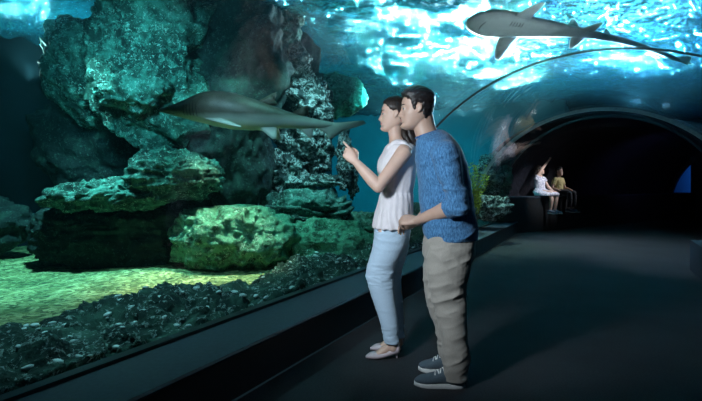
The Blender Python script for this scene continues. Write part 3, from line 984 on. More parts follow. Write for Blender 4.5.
def head_geo(male, n=72, m=64):
    zs = np.concatenate([np.linspace(-.006, .02, 10)[:-1], np.linspace(.02, .13, 62)[:-1], np.linspace(.13, .225, 26)])
    V, Fs = [], []
    for z in zs:
        for j in range(n):
            V.append(head_point(2 * PI * j / n, float(z), male))
    r = len(zs)
    for i in range(r - 1):
        for j in range(n):
            Fs.append((i * n + j, i * n + (j + 1) % n, (i + 1) * n + (j + 1) % n, (i + 1) * n + j))
    V.append((.03, 0, -.006)); V.append((-.014, 0, .2255))
    a = len(V) - 2; b = a + 1
    for j in range(n):
        Fs.append((a, (j + 1) % n, j)); Fs.append((b, (r - 1) * n + j, (r - 1) * n + (j + 1) % n))
    for sy in (1, -1):
        for dz, dx in ((.0062, -.0012), (-.0078, -.0018)):
            U_, F_ = ico(2); bb = len(V)
            V += [tuple(u_ * np.array([.0122, .0150, .0095]) + np.array([.0655 + dx, sy * .031, .111 + dz])) for u_ in U_]
            Fs += [tuple(i + bb for i in f) for f in F_]
    # ears
    for sy in (1, -1):
        secs = []
        for q in np.linspace(0, 1, 9):
            w = math.sin(PI * min(.97, max(.05, q))) ** .6
            secs.append((V3(-.004 - .012 * q, sy * (.072 + .006 + .006 * q), .083 + .050 * q), V3(.016 * w, sy * -.006 * w, 0), V3(0, sy * .0065 * w, 0)))
        vf = loft(secs, 12); bb = len(V); V += list(vf[0]); Fs += [tuple(i + bb for i in f) for f in vf[1]]
    return [np.asarray(v, float) for v in V], Fs

def xform(origin, fwd, pitch=0.0, roll=0.0, scale=1.0):
    """head matrix: fwd = horizontal facing direction"""
    f = unit(V3(fwd[0], fwd[1], 0)); up_ = V3(0, 0, 1); l = np.cross(up_, f)
    f2 = f * math.cos(pitch) + up_ * math.sin(pitch); u2 = up_ * math.cos(pitch) - f * math.sin(pitch)
    l2 = l * math.cos(roll) + u2 * math.sin(roll); u3 = u2 * math.cos(roll) - l * math.sin(roll)
    M = np.stack([f2, l2, u3], 1) * scale
    o = np.asarray(origin, float)
    return lambda P: (np.asarray(P) @ M.T) + o, lambda P: (np.asarray(P) - o) @ np.linalg.inv(M).T

def hairline(x, kind):
    if kind == 'man':
        return float(np.interp(x, [-.10, -.045, -.032, -.026, -.010, .004, .012, .026, .034, .050, .066, .085], [.045, .050, .075, .128, .137, .128, .095, .098, .150, .158, .176, .190]))
    return float(np.interp(x, [-.10, -.06, -.03, -.012, .0, .015, .035, .06, .085], [.035, .045, .085, .120, .128, .122, .140, .172, .190]))

def hair_cap(kind, to_world, parent, mat, seed=1, thick=None):
    n = 120
    zs = np.linspace(.03, .2249, 80)
    V, Fs = [], []
    for z in zs:
        for j in range(n):
            th = 2 * PI * j / n
            p = np.array(head_point(th, float(z), 0))
            nrm = unit(np.array([p[0] + .008, p[1] * 1.1, (z - .12) * 1.0]))
            hl = hairline(p[0], kind) + .004 * math.sin(th * 23 + seed)
            mk = min(1, max(0, (z - hl) / .014)); mk = mk * mk * (3 - 2 * mk)
            if kind == 'man':
                t = .010 + .014 * max(0, min(1, (z - .12) / .07)) + .008 * max(0, p[0] / .08) * max(0, (z - .16) / .05)
                st_ = .0030 * float(vnoise(np.array([[p[0] * 38 - z * 30, p[1] * 70, z * 55 + p[0] * 20]]), 5)[0]) + .0016 * math.sin(z * 320 + p[0] * 160 + 5 * math.sin(th * 3))
            else:
                t = .011 + .004 * max(0, min(1, (z - .14) / .06))
                st_ = .0012 * math.sin(th * 40 + z * 60)
            if thick: t *= thick
            o = -.006 * (1 - mk) + (t + st_) * mk
            V.append(p + nrm * o)
    r = len(zs)
    for i in range(r - 1):
        for j in range(n):
            Fs.append((i * n + j, i * n + (j + 1) % n, (i + 1) * n + (j + 1) % n, (i + 1) * n + j))
    V.append(np.mean(V[-n:], axis=0) + np.array([0, 0, .001])); V.append(np.mean(V[:n], axis=0))
    a = len(V) - 2; b = a + 1
    for j in range(n):
        Fs.append((a, (r - 1) * n + j, (r - 1) * n + (j + 1) % n)); Fs.append((b, (j + 1) % n, j))
    o = link('hair', fixn(mesh('hair', to_world(np.array(V)), Fs)), mat)
    return adopt(o, parent)

def face_bits(to_world, parent, hairm, male):
    white = simple('eye_white', (.42, .42, .42), .3, 5, .03); dark = simple('iris', (.03, .018, .012), .15, 5, .1)
    for sy in (1, -1):
        V, Fs = ico(3)
        c = V3(.0655, sy * .031, .111)
        e = adopt(link('eye', mesh('eye', to_world(V * .0118 + c), Fs), white), parent)
        d = unit(V3(1, sy * .05, -.02))
        P = V * np.array([.0030, .0068, .0068]) + c + d * .0098
        ir = adopt(link('iris', mesh('iris', to_world(P), Fs), dark), parent)
        ir.parent = e; ir.matrix_parent_inverse = Matrix()
        M = Matrix.Identity(4)
        # upper lid line and brow
        lid = [V3(.0655, sy * .031, .111) + V3(math.cos(a) * .0122, sy * math.sin(a) * .0135, .0045 - .0035 * abs(a)) for a in np.linspace(-.9, 1.0, 9)]
        adopt(link('eyelash', mesh('eyelash', *[(to_world(np.array(v)) if i == 0 else v) for i, v in enumerate(limb(lid, [.001] + [.0018] * 7 + [.001], k=6, m=2))]), hairm), parent)
        br = []
        for q in np.linspace(0, 1, 8):
            y = .012 + .036 * q; zb = .1285 + .007 * math.sin(q * 2.3)
            th = math.asin(min(.99, (y / .073) ** (1 / .92)))
            p = head_point(th, zb, male)
            br.append(V3(p[0] + .0005, sy * p[1], p[2]))
        adopt(link('eyebrow', mesh('eyebrow', *[(to_world(np.array(v)) if i == 0 else v) for i, v in enumerate(limb(br, [.002, .003, .0035, .0035, .003, .0028, .002, .001], k=6, m=2))]), hairm), parent)

def hand(B, wrist, d, palm, thumb, curl, sc=1.0, spread=.0, thumb_in=.5, index=None):
    """palm = direction the palm faces, thumb = towards the thumb side; curl per finger (index..little) as total bend"""
    d = unit(d); palm = unit(palm - d * np.dot(palm, d)); th = unit(thumb - d * np.dot(thumb, d) - palm * np.dot(thumb, palm))
    w = np.asarray(wrist, float)
    sec = []
    for q, hw, ht in ((-.02, .026, .020), (.0, .027, .019), (.025, .034, .019), (.05, .040, .017), (.075, .041, .015), (.09, .039, .012)):
        sec.append((w + d * q * sc, th * hw * sc, palm * ht * sc))
    B.add(loft(smooth_secs(sec, 3), 20, p=.85))
    offs = (.029, .010, -.009, -.027); base = (.084, .088, .084, .076); ln = (.072, .080, .074, .058); rr = (.0088, .0090, .0086, .0076)
    for i in range(4):
        c = curl[i]
        a = 0.0; p = w + (d * base[i] + th * offs[i]) * sc
        dirn = unit(d + th * spread * (1.5 - i))
        pts = [p - d * .03 * sc, p]
        for k, fr in enumerate((.45, .3, .25)):
            a += c * (.38, .37, .25)[k]
            v = dirn * math.cos(a) + palm * math.sin(a)
            p = p + v * ln[i] * fr * sc
            pts.append(p)
        r = rr[i] * sc
        B.add(limb(pts, [r * 1.05, r * 1.08, r, r * .93, r * .8], k=12, m=3))
    p0 = w + (d * .018 + th * .022 + palm * .006) * sc
    v1 = unit(d * .75 + th * .75 + palm * .35 * thumb_in * 2); p1 = p0 + v1 * .042 * sc
    v2 = unit(d * .95 + th * (.35 - .4 * thumb_in) + palm * .6 * thumb_in); p2 = p1 + v2 * .032 * sc
    v3 = unit(d * .95 + th * (.15 - .5 * thumb_in) + palm * .6 * thumb_in); p3 = p2 + v3 * .024 * sc
    B.add(limb([p0, p1, p2, p3], [.0145 * sc, .0115 * sc, .010 * sc, .008 * sc], k=12, m=3))

def skin(name, col):
    m, nt, N, L = newmat(name)
    b = bsdf(nt); b.inputs['Roughness'].default_value = .5
    b.inputs['Subsurface Weight'].default_value = .12; b.inputs['Subsurface Radius'].default_value = (.012, .005, .003)
    v = coords(nt, 1); n = noise_node(nt, v, 14, 4)
    r = ramp(nt, n.outputs[0], [(.3, tuple(c * .93 for c in col)), (.7, tuple(min(1, c * 1.05) for c in col))])
    L.new(r.outputs[0], b.inputs['Base Color'])
    return m

def hairmat(name, col):
    m, nt, N, L = newmat(name)
    b = bsdf(nt); b.inputs['Roughness'].default_value = .42
    v = coords(nt, 1, stretch=(1, 1, .25)); n = noise_node(nt, v, 160, 3, .6)
    r = ramp(nt, n.outputs[0], [(.35, tuple(c * .5 for c in col)), (.65, tuple(c * 1.6 for c in col))])
    L.new(r.outputs[0], b.inputs['Base Color'])
    L.new(bump(nt, n.outputs[0], .7, .003).outputs[0], b.inputs['Normal'])
    return m

def cloth(name, col, amount=.1, weave=320, rough=.85, bumpy=.25, streak=None, hi=None):
    m, nt, N, L = newmat(name)
    b = bsdf(nt); b.inputs['Roughness'].default_value = rough; b.inputs['Sheen Weight'].default_value = .15
    b.inputs['Specular IOR Level'].default_value = .25
    v = coords(nt, 1, stretch=streak or (1, 1, 1)); n = noise_node(nt, v, weave, 3, .7)
    r = ramp(nt, n.outputs[0], [(.35, tuple(c * (1 - amount) for c in col)), (.65, tuple(min(1, c * (1 + amount)) for c in (hi or col)))])
    L.new(r.outputs[0], b.inputs['Base Color'])
    L.new(bump(nt, n.outputs[0], bumpy, .002).outputs[0], b.inputs['Normal'])
    return m

XU, YU, ZU = V3(1, 0, 0), V3(0, 1, 0), V3(0, 0, 1)
def psec(pf, pb, py, Y, hw, grow=0.0):
    """a level section whose outline spans photograph columns pf..pb at distance Y"""
    c = at((pf + pb) / 2, py, Y)
    return (c, XU * ((pb - pf) / 2 / FPX * Y + grow), YU * (hw + grow))

SKIN_W = skin('skin_woman', (.70, .47, .38)); SKIN_M = skin('skin_man', (.50, .33, .26))
LIP = simple('lips', (.48, .17, .17), .4, 20, .1)
LIPM = simple('lips_man', (.42, .2, .18), .45, 20, .1)

def paint_lips(ob, to_local, parent, mat):
    ob.data.materials.append(mat)
    me = ob.data; n = len(me.polygons)
    C_ = np.empty(n * 3); me.polygons.foreach_get('center', C_); C_ = C_.reshape(-1, 3)
    C_ = C_ + np.array(parent.location)
    Lc = to_local(C_)
    hit = (Lc[:, 0] > .07) & (np.abs(Lc[:, 1]) < .024) & (Lc[:, 2] > .037) & (Lc[:, 2] < .0575 - .15 * np.abs(Lc[:, 1]))
    hit &= (np.abs(Lc[:, 2] - .0475) < .0105 * (1 - np.abs(Lc[:, 1]) / .027))
    idx = np.zeros(n, dtype=np.int32); idx[hit] = 1
    me.polygons.foreach_set('material_index', idx)

# =================================================== the woman
def woman():
    Y0, YN, YF = 3.28, 3.20, 3.36
    root = empty('person', at(388, 355, Y0) * V3(1, 1, 0))
    tag(root, 'person in white sleeveless blouse pointing at the tank, hair in a ponytail', 'person')
    B = Build()
    hw, hl = xform(at(393.3, 131.2, Y0), (-1, 0.04, 0), pitch=.03, scale=1.035)
    V, Fs = head_geo(0.0); B.add((list(hw(np.array(V))), Fs))
    # neck and torso
    B.add(loft(smooth_secs([psec(387.5, 402, 122, Y0, .050), psec(388, 402, 131, Y0, .050), psec(389, 403, 137, Y0, .052), psec(389, 407, 143, Y0, .075), psec(387, 410, 149, Y0, .12)], 4), 28))
    torso = [psec(389.5, 409, 142, Y0, .075), psec(388, 412, 146, Y0, .145), psec(386, 414, 152, Y0, .165), psec(382, 414.5, 160, Y0, .16), psec(380, 414, 168, Y0, .15), psec(382, 412.5, 178, Y0, .135), psec(386.5, 408, 190, Y0, .115),
             psec(384, 407.5, 203, Y0, .130), psec(382, 407, 218, Y0, .145), psec(381, 406, 230, Y0, .145), psec(381, 404, 240, Y0, .13)]
    B.add(loft(smooth_secs(torso, 4), 32, p=.92))
    # legs under the trousers
    near = [(391, 228, 13, .075), (386.5, 250, 12.5, .075), (380, 272, 10, .055), (384, 292, 9, .05), (389, 315, 7, .042), (391.5, 338, 4.6, .03), (393, 348, 4.4, .028)]
    B.add(limb([at(a, b, YN) for a, b, c, e in near], [(c / FPX * YN, e) for a, b, c, e in near], ref=XU))
    far = [(393, 228, 13, .075), (394, 250, 10, .07), (391, 272, 9, .055), (394, 292, 8, .05), (397, 315, 6.5, .042), (398, 333, 4.4, .03), (398.5, 343, 4.4, .028)]
    B.add(limb([at(a, b, YF) for a, b, c, e in far], [(c / FPX * YF, e) for a, b, c, e in far], ref=XU))
    # feet in pumps
    feet = []
    for (hx, tx, yb, Yf) in ((398.5, 366, 358.6, YN + .02), (402, 370.5, 352.4, YF + .02)):
        h = at(hx, yb, Yf); h[2] = 0
        t = at(tx, yb, Yf); t[2] = 0
        t = t + V3(0, .01, 0)
        fd = unit(t - h); L_ = float(np.linalg.norm(t - h)); sd = V3(-fd[1], fd[0], 0)
        prof = [(.03, .095, .026, .026), (.12, .090, .031, .036), (.3, .072, .031, .042), (.5, .045, .034, .034), (.68, .026, .037, .020), (.82, .019, .031, .014), (.93, .015, .014, .009)]
        secs = [(h + fd * L_ * q + ZU * z, sd * w_, ZU * hh) for q, z, w_, hh in prof]
        B.add(loft(smooth_secs(secs, 3), 20))
        ank = h + fd * L_ * .16 + ZU * .10
        top_ = at(392.8, 346, YN) if Yf < 3.3 else at(398.3, 341, YF)
        B.add(limb([ank - ZU * .01, (ank + top_) / 2 + V3(0, 0, .0), top_ + ZU * .03], [.033, .029, .032]))
        feet.append((h, fd, sd, L_))
    # near arm: shoulder, elbow, wrist
    S, E_, W = at(404, 152.5, 3.12), at(378.5, 187, 3.05), at(355.5, 161.5, 3.10)
    mid = (S + E_) / 2; fm = E_ * .65 + W * .35
    B.add(limb([S + V3(.0, .05, .008), S, mid, E_ + V3(.0, 0, .006)], [.052, .055, .046, .040], k=20))
    B.add(limb([E_, fm, W], [(.040, .038), (.042, .038), (.026, .022)], k=20))
    d = unit(at(346, 151.0, 3.12) - W)
    hand(B, W, d, unit(V3(.25, .95, -.25)), unit(V3(.75, .1, .65)), (.05, 1.9, 2.1, 2.2), 1.0, 0, .75)
    # far arm hanging beside the hip
    S2, E2, W2 = at(399, 152, 3.44), at(402, 190, 3.50), at(394, 216, 3.45)
    B.add(limb([S2 + V3(0, -.05, .005), S2, (S2 + E2) / 2, E2], [.05, .052, .043, .037]))
    B.add(limb([E2, E2 * .6 + W2 * .4, W2], [.037, .037, .024]))
    hand(B, W2, unit(V3(-.2, -.1, -1)), unit(V3(.3, -.9, 0)), unit(V3(-1, -.2, 0)), (.5, .6, .7, .8), .95)
    body = B.make('body', SKIN_W, .0038, 2, root)
    paint_lips(body, hl, root, LIP)
    hm = hairmat('woman_hair', (.022, .014, .012))
    hair_cap('woman', hw, root, hm, 2)
    face_bits(hw, root, hm, 0)
    # ponytail
    pt = Build()
    base = hw(V3(-.094, 0, .075))
    path = [hw(V3(-.078, -.005, .09)), base, at(408.5, 128, Y0 - .03), at(411, 137, Y0 - .05), at(415, 146, Y0 - .05), at(417, 154, Y0 - .04)]
    pt.add(limb(path, [.028, .036, .042, .038, .028, .010], k=20))
    path2 = [hw(V3(-.075, .045, .095)), hw(V3(-.09, .035, .05)), at(404, 134, Y0 - .07), at(409, 143, Y0 - .08), at(412, 151, Y0 - .07)]
    pt.add(limb(path2, [.016, .022, .022, .018, .007], k=16))
    pt.make('ponytail', hm, .004, 1, root, disp=folds(70, .003, 5, (1, 1, .2)))
    # blouse: bodice with cap edges over the shoulder, gathered waist and peplum
    bm_ = cloth('blouse_cotton', (.80, .76, .80), .05, 60, .8, .2, (1, 1, .25))
    bl = Build()
    g = .010
    bod = [psec(390.5, 410, 143.5, Y0, .095, .004), psec(387, 413.5, 146.5, Y0, .15, g), psec(384, 416, 153, Y0, .150, g), psec(379.5, 416, 161, Y0, .150, g), psec(378.8, 415, 170, Y0, .142, g), psec(380.5, 413.5, 180, Y0, .132, g), psec(382, 411.5, 189, Y0, .122, g), psec(382.5, 410.8, 193, Y0, .120, g),
           psec(381, 411.3, 196.5, Y0, .135, g), psec(378, 411, 208, Y0, .160, g), psec(375.5, 411, 218, Y0, .178, g), psec(373.8, 411, 227.5, Y0, .188, g)]
    bl.add(loft(smooth_secs(bod, 4), 48, p=.93))
    # straps / cap over near and far shoulder
    for yy in (-1, 1):
        bl.add(limb([at(389, 148, Y0 + yy * .085), at(396, 142.3, Y0 + yy * .100), at(404, 142.8, Y0 + yy * .115), at(411, 150, Y0 + yy * .12)], [(.016, .030), (.014, .038), (.016, .042), (.02, .035)], k=16, ref=V3(0, 0, 1)))
    def bf(P):
        z = P[:, 2]
        ang = np.arctan2(P[:, 1] - Y0, P[:, 0] - at(396, 200, Y0)[0])
        zw = at(390, 194, Y0)[2]
        k_ = np.clip((zw - z) / .22, 0, 1); k2 = np.clip((z - zw) / .10, 0, 1)
        near_w = np.exp(-((z - zw) / .03) ** 2)
        pleat = np.sin(ang * 22 + 2.5 * vnoise(P * 9, 3))
        return pleat * (.0045 * (k_ + .5 * near_w)) + fbm(P * np.array([14, 14, 5]), 3, 7, ridge=True) * .004 * (1 - .4 * k_)
    bl.make('blouse', bm_, .005, 1, root, disp=bf)
    # trousers
    tm = cloth('trouser_cotton', (.50, .66, .82), .06, 200, .85, .15)
    tr = Build(); g = .004
    hips = [psec(376, 409.5, 214, Y0, .150, 0), psec(375.5, 409.8, 224, Y0, .162, g), psec(375, 409.5, 234, Y0, .162, g), psec(374.5, 407.5, 243, Y0, .15, g), psec(376, 404, 250, Y0, .12, 0)]
    tr.add(loft(smooth_secs(hips, 4), 36, p=.92))
    nl = [psec(375, 408, 232, YN, .082), psec(373, 406, 244, YN, .088), psec(369.8, 400.5, 256, YN, .085), psec(367.2, 396, 266, YN, .076), psec(366, 393.3, 276, YN, .070), psec(368, 393.8, 286, YN, .067), psec(372, 395, 298, YN, .064), psec(377, 397, 313, YN, .060), psec(381.5, 398.5, 328, YN, .053), psec(384, 399, 343, YN, .048)]
    tr.add(loft(smooth_secs(nl, 4), 28))
    fl = [psec(380, 409, 232, YF, .080), psec(379, 409, 246, YF, .085), psec(378, 406, 258, YF, .080), psec(377, 402, 270, YF, .07), psec(379, 401, 282, YF, .066), psec(384, 402.5, 298, YF, .062), psec(388.5, 403.5, 313, YF, .056), psec(391, 404, 326, YF, .050), psec(392, 404.5, 337, YF, .046)]
    tr.add(loft(smooth_secs(fl, 4), 28))
    def tf(P):
        zk = at(380, 275, YN)[2]; zh = at(380, 236, YN)[2]; zf = at(380, 335, YN)[2]
        w_ = .25 + np.exp(-((P[:, 2] - zk) / .07) ** 2) + .8 * np.exp(-((P[:, 2] - zh) / .06) ** 2) + .9 * np.exp(-((P[:, 2] - zf) / .06) ** 2)
        return fbm(P * np.array([7, 7, 19]) + P[:, [2, 2, 2]] * np.array([4, -3, 0]), 3, 17, ridge=True) * .0055 * w_
    tr.make('trousers', tm, .005, 2, root, disp=tf)
    # pumps
    pm = simple('pump_leather', (.66, .55, .60), .38, 30, .05)
    for (h, fd, sd, L_) in feet:
        sh_ = Build()
        prof = [(.0, .082, .026, .040), (.04, .076, .034, .042), (.15, .062, .037, .032), (.3, .045, .036, .026), (.48, .029, .038, .022), (.62, .022, .042, .020), (.74, .021, .041, .021), (.86, .018, .031, .017), (.95, .012, .016, .011), (1.0, .008, .005, .005)]
        # shell: outer minus the foot opening, made as strips of sole + sides
        n = 26; q_s = np.linspace(0, 1, 40)
        Vv, Ff = [], []
        def shp(q): return [float(np.interp(q, [p_[0] for p_ in prof], [p_[i] for p_ in prof])) for i in (1, 2, 3)]
        rows = []
        for q in q_s:
            z, w_, hh = shp(q)
            # opening: sides rise to a limit
            open_ = 1.0 if q > .66 else float(np.interp(q, [0, .08, .25, .45, .6, .66], [1.06, .95, .42, .30, .55, 1.0]))
            row = []
            a_max = PI * .5 + (PI * .5) * min(1, open_)
            if q <= .08: a_max = PI * .86
            for j in range(n + 1):
                a = -a_max + 2 * a_max * j / n      # 0 = sole side
                yy = w_ * math.sin(a) * 1.04; zz = z - hh * math.cos(a)
                row.append(h + fd * (L_ * 1.03 * q - .006) + sd * yy + ZU * max(zz, .002))
            rows.append(row)
        for row in rows: Vv += row
        for i in range(len(rows) - 1):
            for j in range(n):
                a_ = i * (n + 1) + j
                Ff.append((a_, a_ + 1, a_ + n + 2, a_ + n + 1))
        o = link('shoe', fixn(mesh('shoe', Vv, Ff)), pm)
        so = o.modifiers.new('s', 'SOLIDIFY'); so.thickness = .004; so.offset = .5
        adopt(o, root)
        hl_ = limb([h + fd * .008 + ZU * .062, h + fd * .012 + ZU * .04, h + fd * .012 + ZU * .008], [.022, .010, .0065], k=14)
        ho = link('heel', mesh('heel', hl_[0], hl_[1]), pm)
        ho.data.transform(Matrix.Translation(-Vector(root.location))); ho.parent = o
    return root
woman()

# =================================================== the man
def man():
    Y0, YN, YF = 2.87, 2.78, 2.98
    root = empty('person', at(445, 380, Y0) * V3(1, 1, 0))
    tag(root, 'person in a blue long sleeved top and grey trousers standing close behind the other', 'person')
    B = Build()
    hw, hl = xform(at(416, 128.8, Y0), (-1, .03, 0), pitch=.0, scale=1.06)
    V, Fs = head_geo(1.0); B.add((list(hw(np.array(V))), Fs))
    B.add(loft(smooth_secs([psec(411, 433, 114, Y0, .055), psec(412, 434, 122, Y0, .058), psec(414, 437, 130, Y0, .060), psec(416, 442, 138, Y0, .075), psec(417, 450, 147, Y0, .12)], 4), 28))
    torso = [psec(421, 444, 136, Y0, .09), psec(419, 450, 142, Y0, .17), psec(418, 456, 150, Y0, .19), psec(418, 462, 164, Y0, .18), psec(421, 465, 180, Y0, .165), psec(424, 466, 200, Y0, .15), psec(426, 468, 220, Y0, .155), psec(428, 471, 240, Y0, .165), psec(430, 468, 256, Y0, .15)]
    B.add(loft(smooth_secs(torso, 4), 32, p=.92))
    near = [(449, 245, 17, .085), (447, 270, 15, .08), (447, 296, 11.5, .062), (450, 318, 10.5, .055), (454, 345, 8, .045), (456, 372, 6, .035), (456.5, 378, 6, .035)]
    B.add(limb([at(a, b, YN) for a, b, c, e in near], [(c / FPX * YN, e) for a, b, c, e in near], ref=XU))
    far = [(441, 245, 15, .085), (437, 268, 13, .078), (437, 292, 11, .06), (441, 315, 9.5, .053), (446, 338, 7, .043), (448, 358, 5.5, .033)]
    B.add(limb([at(a, b, YF) for a, b, c, e in far], [(c / FPX * YF, e) for a, b, c, e in far], ref=XU))
    feet = []
    for (hx, tx, yb, Yf, dy) in ((463, 415, 388, YN - .01, .03), (454, 419, 371.5, YF + .0, .05)):
        h = at(hx, yb, Yf); h[2] = 0; t = at(tx, yb, Yf + dy); t[2] = 0
        fd = unit(t - h); L_ = float(np.linalg.norm(t - h)); sd = V3(-fd[1], fd[0], 0)
        prof = [(.03, .05, .028, .035), (.15, .06, .033, .045), (.35, .055, .035, .042), (.55, .045, .042, .030), (.75, .035, .044, .020), (.92, .028, .03, .014)]
        B.add(loft(smooth_secs([(h + fd * L_ * q + ZU * z, sd * w_, ZU * hh) for q, z, w_, hh in prof], 3), 20))
        B.add(limb([h + fd * L_ * .2 + ZU * .07, h + fd * L_ * .18 + ZU * .16], [.038, .036]))
        feet.append((h, fd, sd, L_))
    S, E_, W = at(445, 153, 2.67), at(458, 205, 2.645), at(417, 220.5, 2.84)
    B.add(limb([S + V3(-.01, .06, .015), S, (S + E_) / 2, E_], [.062, .064, .052, .046], k=20))
    B.add(limb([E_, E_ * .68 + W * .32, E_ * .3 + W * .7, W], [(.046, .044), (.048, .044), (.036, .033), (.026, .031)], k=20))
    d = unit(at(398, 220.5, 2.90) - W)
    hand(B, W, unit(d + V3(0, 0, .05)), unit(V3(-.15, .75, -.65)), unit(V3(-.2, .45, .85)), (1.7, 1.9, 2.0, 2.1), 1.06, 0, .8)
    S2, E2, W2 = at(436, 152, 3.06), at(438, 200, 3.12), at(418, 222, 3.06)
    B.add(limb([S2 + V3(0, -.06, .01), S2, (S2 + E2) / 2, E2], [.06, .062, .052, .046]))
    B.add(limb([E2, E2 * .6 + W2 * .4, W2], [.046, .045, .028]))
    hand(B, W2, unit(V3(-1, .0, -.25)), unit(V3(0, -.7, -.7)), unit(V3(-.1, -.6, .8)), (1.2, 1.3, 1.4, 1.5), 1.04)
    body = B.make('body', SKIN_M, .0038, 2, root)
    paint_lips(body, hl, root, LIPM)
    hm = hairmat('man_hair', (.016, .013, .014))
    hair_cap('man', hw, root, hm, 4)
    face_bits(hw, root, hm, 1)
    # jersey
    sm = cloth('jersey_blue', (.035, .13, .29), .3, 130, .9, .10, (1, 1, .35), hi=(.075, .21, .40))
    sh_ = Build(); g = .010
    tors = [psec(419, 441, 133.5, Y0, .075, .006), psec(418, 447, 138, Y0, .125, g), psec(417.5, 452, 143, Y0, .175, g), psec(417, 458, 150, Y0, .190, g), psec(417.3, 462.5, 160, Y0, .185, g), psec(418.5, 466, 172, Y0, .178, g), psec(420, 468.5, 185, Y0, .168, g), psec(421.5, 470.5, 200, Y0, .162, g), psec(423, 472.5, 215, Y0, .165, g), psec(425, 474.3, 228, Y0, .172, g), psec(427, 474.5, 239, Y0, .172, g)]
    # tilt the neckline: front low, back high
    for i_, dz in ((0, .022), (1, .018), (2, .010)):
        c_, a_, b_ = tors[i_]; tors[i_] = (c_, a_ + ZU * dz, b_)
    secs = smooth_secs(tors, 4)
    sh_.add(loft(secs, 44, p=.92))
    Wc = E_ * .76 + W * .24
    for (a, b, c, sgn) in ((S, E_, Wc, -1), (S2, E2, E2 * .75 + W2 * .25, 1)):
        sh_.add(limb([a + V3(-.02, -sgn * .09, .02), a + V3(0, 0, .004), a * .5 + b * .5, b + V3(.006, 0, -.004)], [.068, .075, .066, .060], k=24))
        sh_.add(limb([b, (b + c) / 2, c], [.060, .058, .055], k=24, round_ends=False))
        sh_.add(limb([c + (b - c) * .35, c], [.060, .0585], k=24, round_ends=False))
    def sf(P):
        rel = P - E_
        de = np.exp(-(np.linalg.norm(rel, axis=1) / .16) ** 2)
        zh = at(450, 232, Y0)[2]; hem = np.exp(-((P[:, 2] - zh) / .06) ** 2)
        zsh = np.exp(-(np.linalg.norm(P - (S + V3(-.02, -.02, -.08)), axis=1) / .14) ** 2)
        q = np.stack([P[:, 0] * 6 + P[:, 2] * 6, P[:, 1] * 6, P[:, 2] * 16 - P[:, 0] * 8], 1)
        q2 = np.stack([P[:, 0] * 9, P[:, 1] * 9, P[:, 2] * 24], 1)
        return fbm(q * .62, 2, 23, ridge=True) * .0095 * (.4 + .5 * hem + .8 * zsh) + fbm(q2 * .8, 2, 29, ridge=True) * .009 * de
    sh_.make('shirt', sm, .0055, 2, root, disp=sf)
    # collar band
    col = []
    for a in np.linspace(0, 2 * PI, 33)[:-1]:
        c_ = at(427.5, 134.3, Y0); rx = 11.6 / FPX * Y0
        col.append(c_ + V3(rx * math.cos(a), .070 * math.sin(a), .024 * math.cos(a)))
    col.append(col[0])
    V_, F_ = [], []
    cm = limb(col, [.0065] * 33, k=8, m=2, round_ends=False)
    adopt(link('collar', mesh('collar', cm[0], cm[1]), cloth('collar_blue', (.03, .11, .28), .2, 120)), root)
    # trousers
    tm = cloth('chino', (.34, .32, .29), .10, 220, .9, .25)
    tr = Build(); g = .004
    hips = [psec(427, 469, 222, Y0, .155, 0), psec(425.5, 472.5, 234, Y0, .172, g), psec(424.5, 473.5, 246, Y0, .176, g), psec(425, 471, 258, Y0, .165, g), psec(428, 466, 268, Y0, .13, 0)]
    tr.add(loft(smooth_secs(hips, 4), 36, p=.92))
    nl = [psec(430, 474, 246, YN, .092), psec(427.5, 471.5, 258, YN, .100), psec(427, 469.5, 272, YN, .098), psec(428.5, 468, 286, YN, .090), psec(431.5, 466.5, 300, YN, .084), psec(435.5, 466, 315, YN, .080), psec(439.5, 467, 330, YN, .078), psec(441.8, 468.5, 345, YN, .078), psec(442.5, 469, 360, YN, .078), psec(443, 468, 371, YN, .077), psec(444, 466.5, 379, YN, .074)]
    tr.add(loft(smooth_secs(nl, 4), 28))
    fl = [psec(425, 460, 246, YF, .092), psec(424, 456, 260, YF, .098), psec(423, 452, 275, YF, .092), psec(423.5, 451, 292, YF, .085), psec(428, 452, 308, YF, .08), psec(433, 454, 322, YF, .076), psec(437.5, 456, 338, YF, .074), psec(439.5, 458, 350, YF, .072), psec(441, 458, 360, YF, .07)]
    tr.add(loft(smooth_secs(fl, 4), 28))
    def tf(P):
        zk = at(440, 296, YN)[2]; zh = at(440, 256, YN)[2]; zf = at(440, 360, YN)[2]
        w_ = .35 + .9 * np.exp(-((P[:, 2] - zk) / .10) ** 2) + .8 * np.exp(-((P[:, 2] - zh) / .07) ** 2) + 1.2 * np.exp(-((P[:, 2] - zf) / .10) ** 2)
        q = np.stack([P[:, 0] * 7 + P[:, 2] * 5, P[:, 1] * 7, P[:, 2] * 15 - P[:, 0] * 6], 1)
        return fbm(q * .75, 2, 37, ridge=True) * .009 * w_
    tr.make('trousers', tm, .0055, 2, root, disp=tf)
    # sneakers
    um = cloth('sneaker_canvas', (.075, .11, .14), .15, 260, .8, .3)
    wm = simple('rubber_sole', (.72, .74, .74), .5, 40, .05); lm = simple('shoe_lace', (.85, .86, .88), .6, 60, .05)
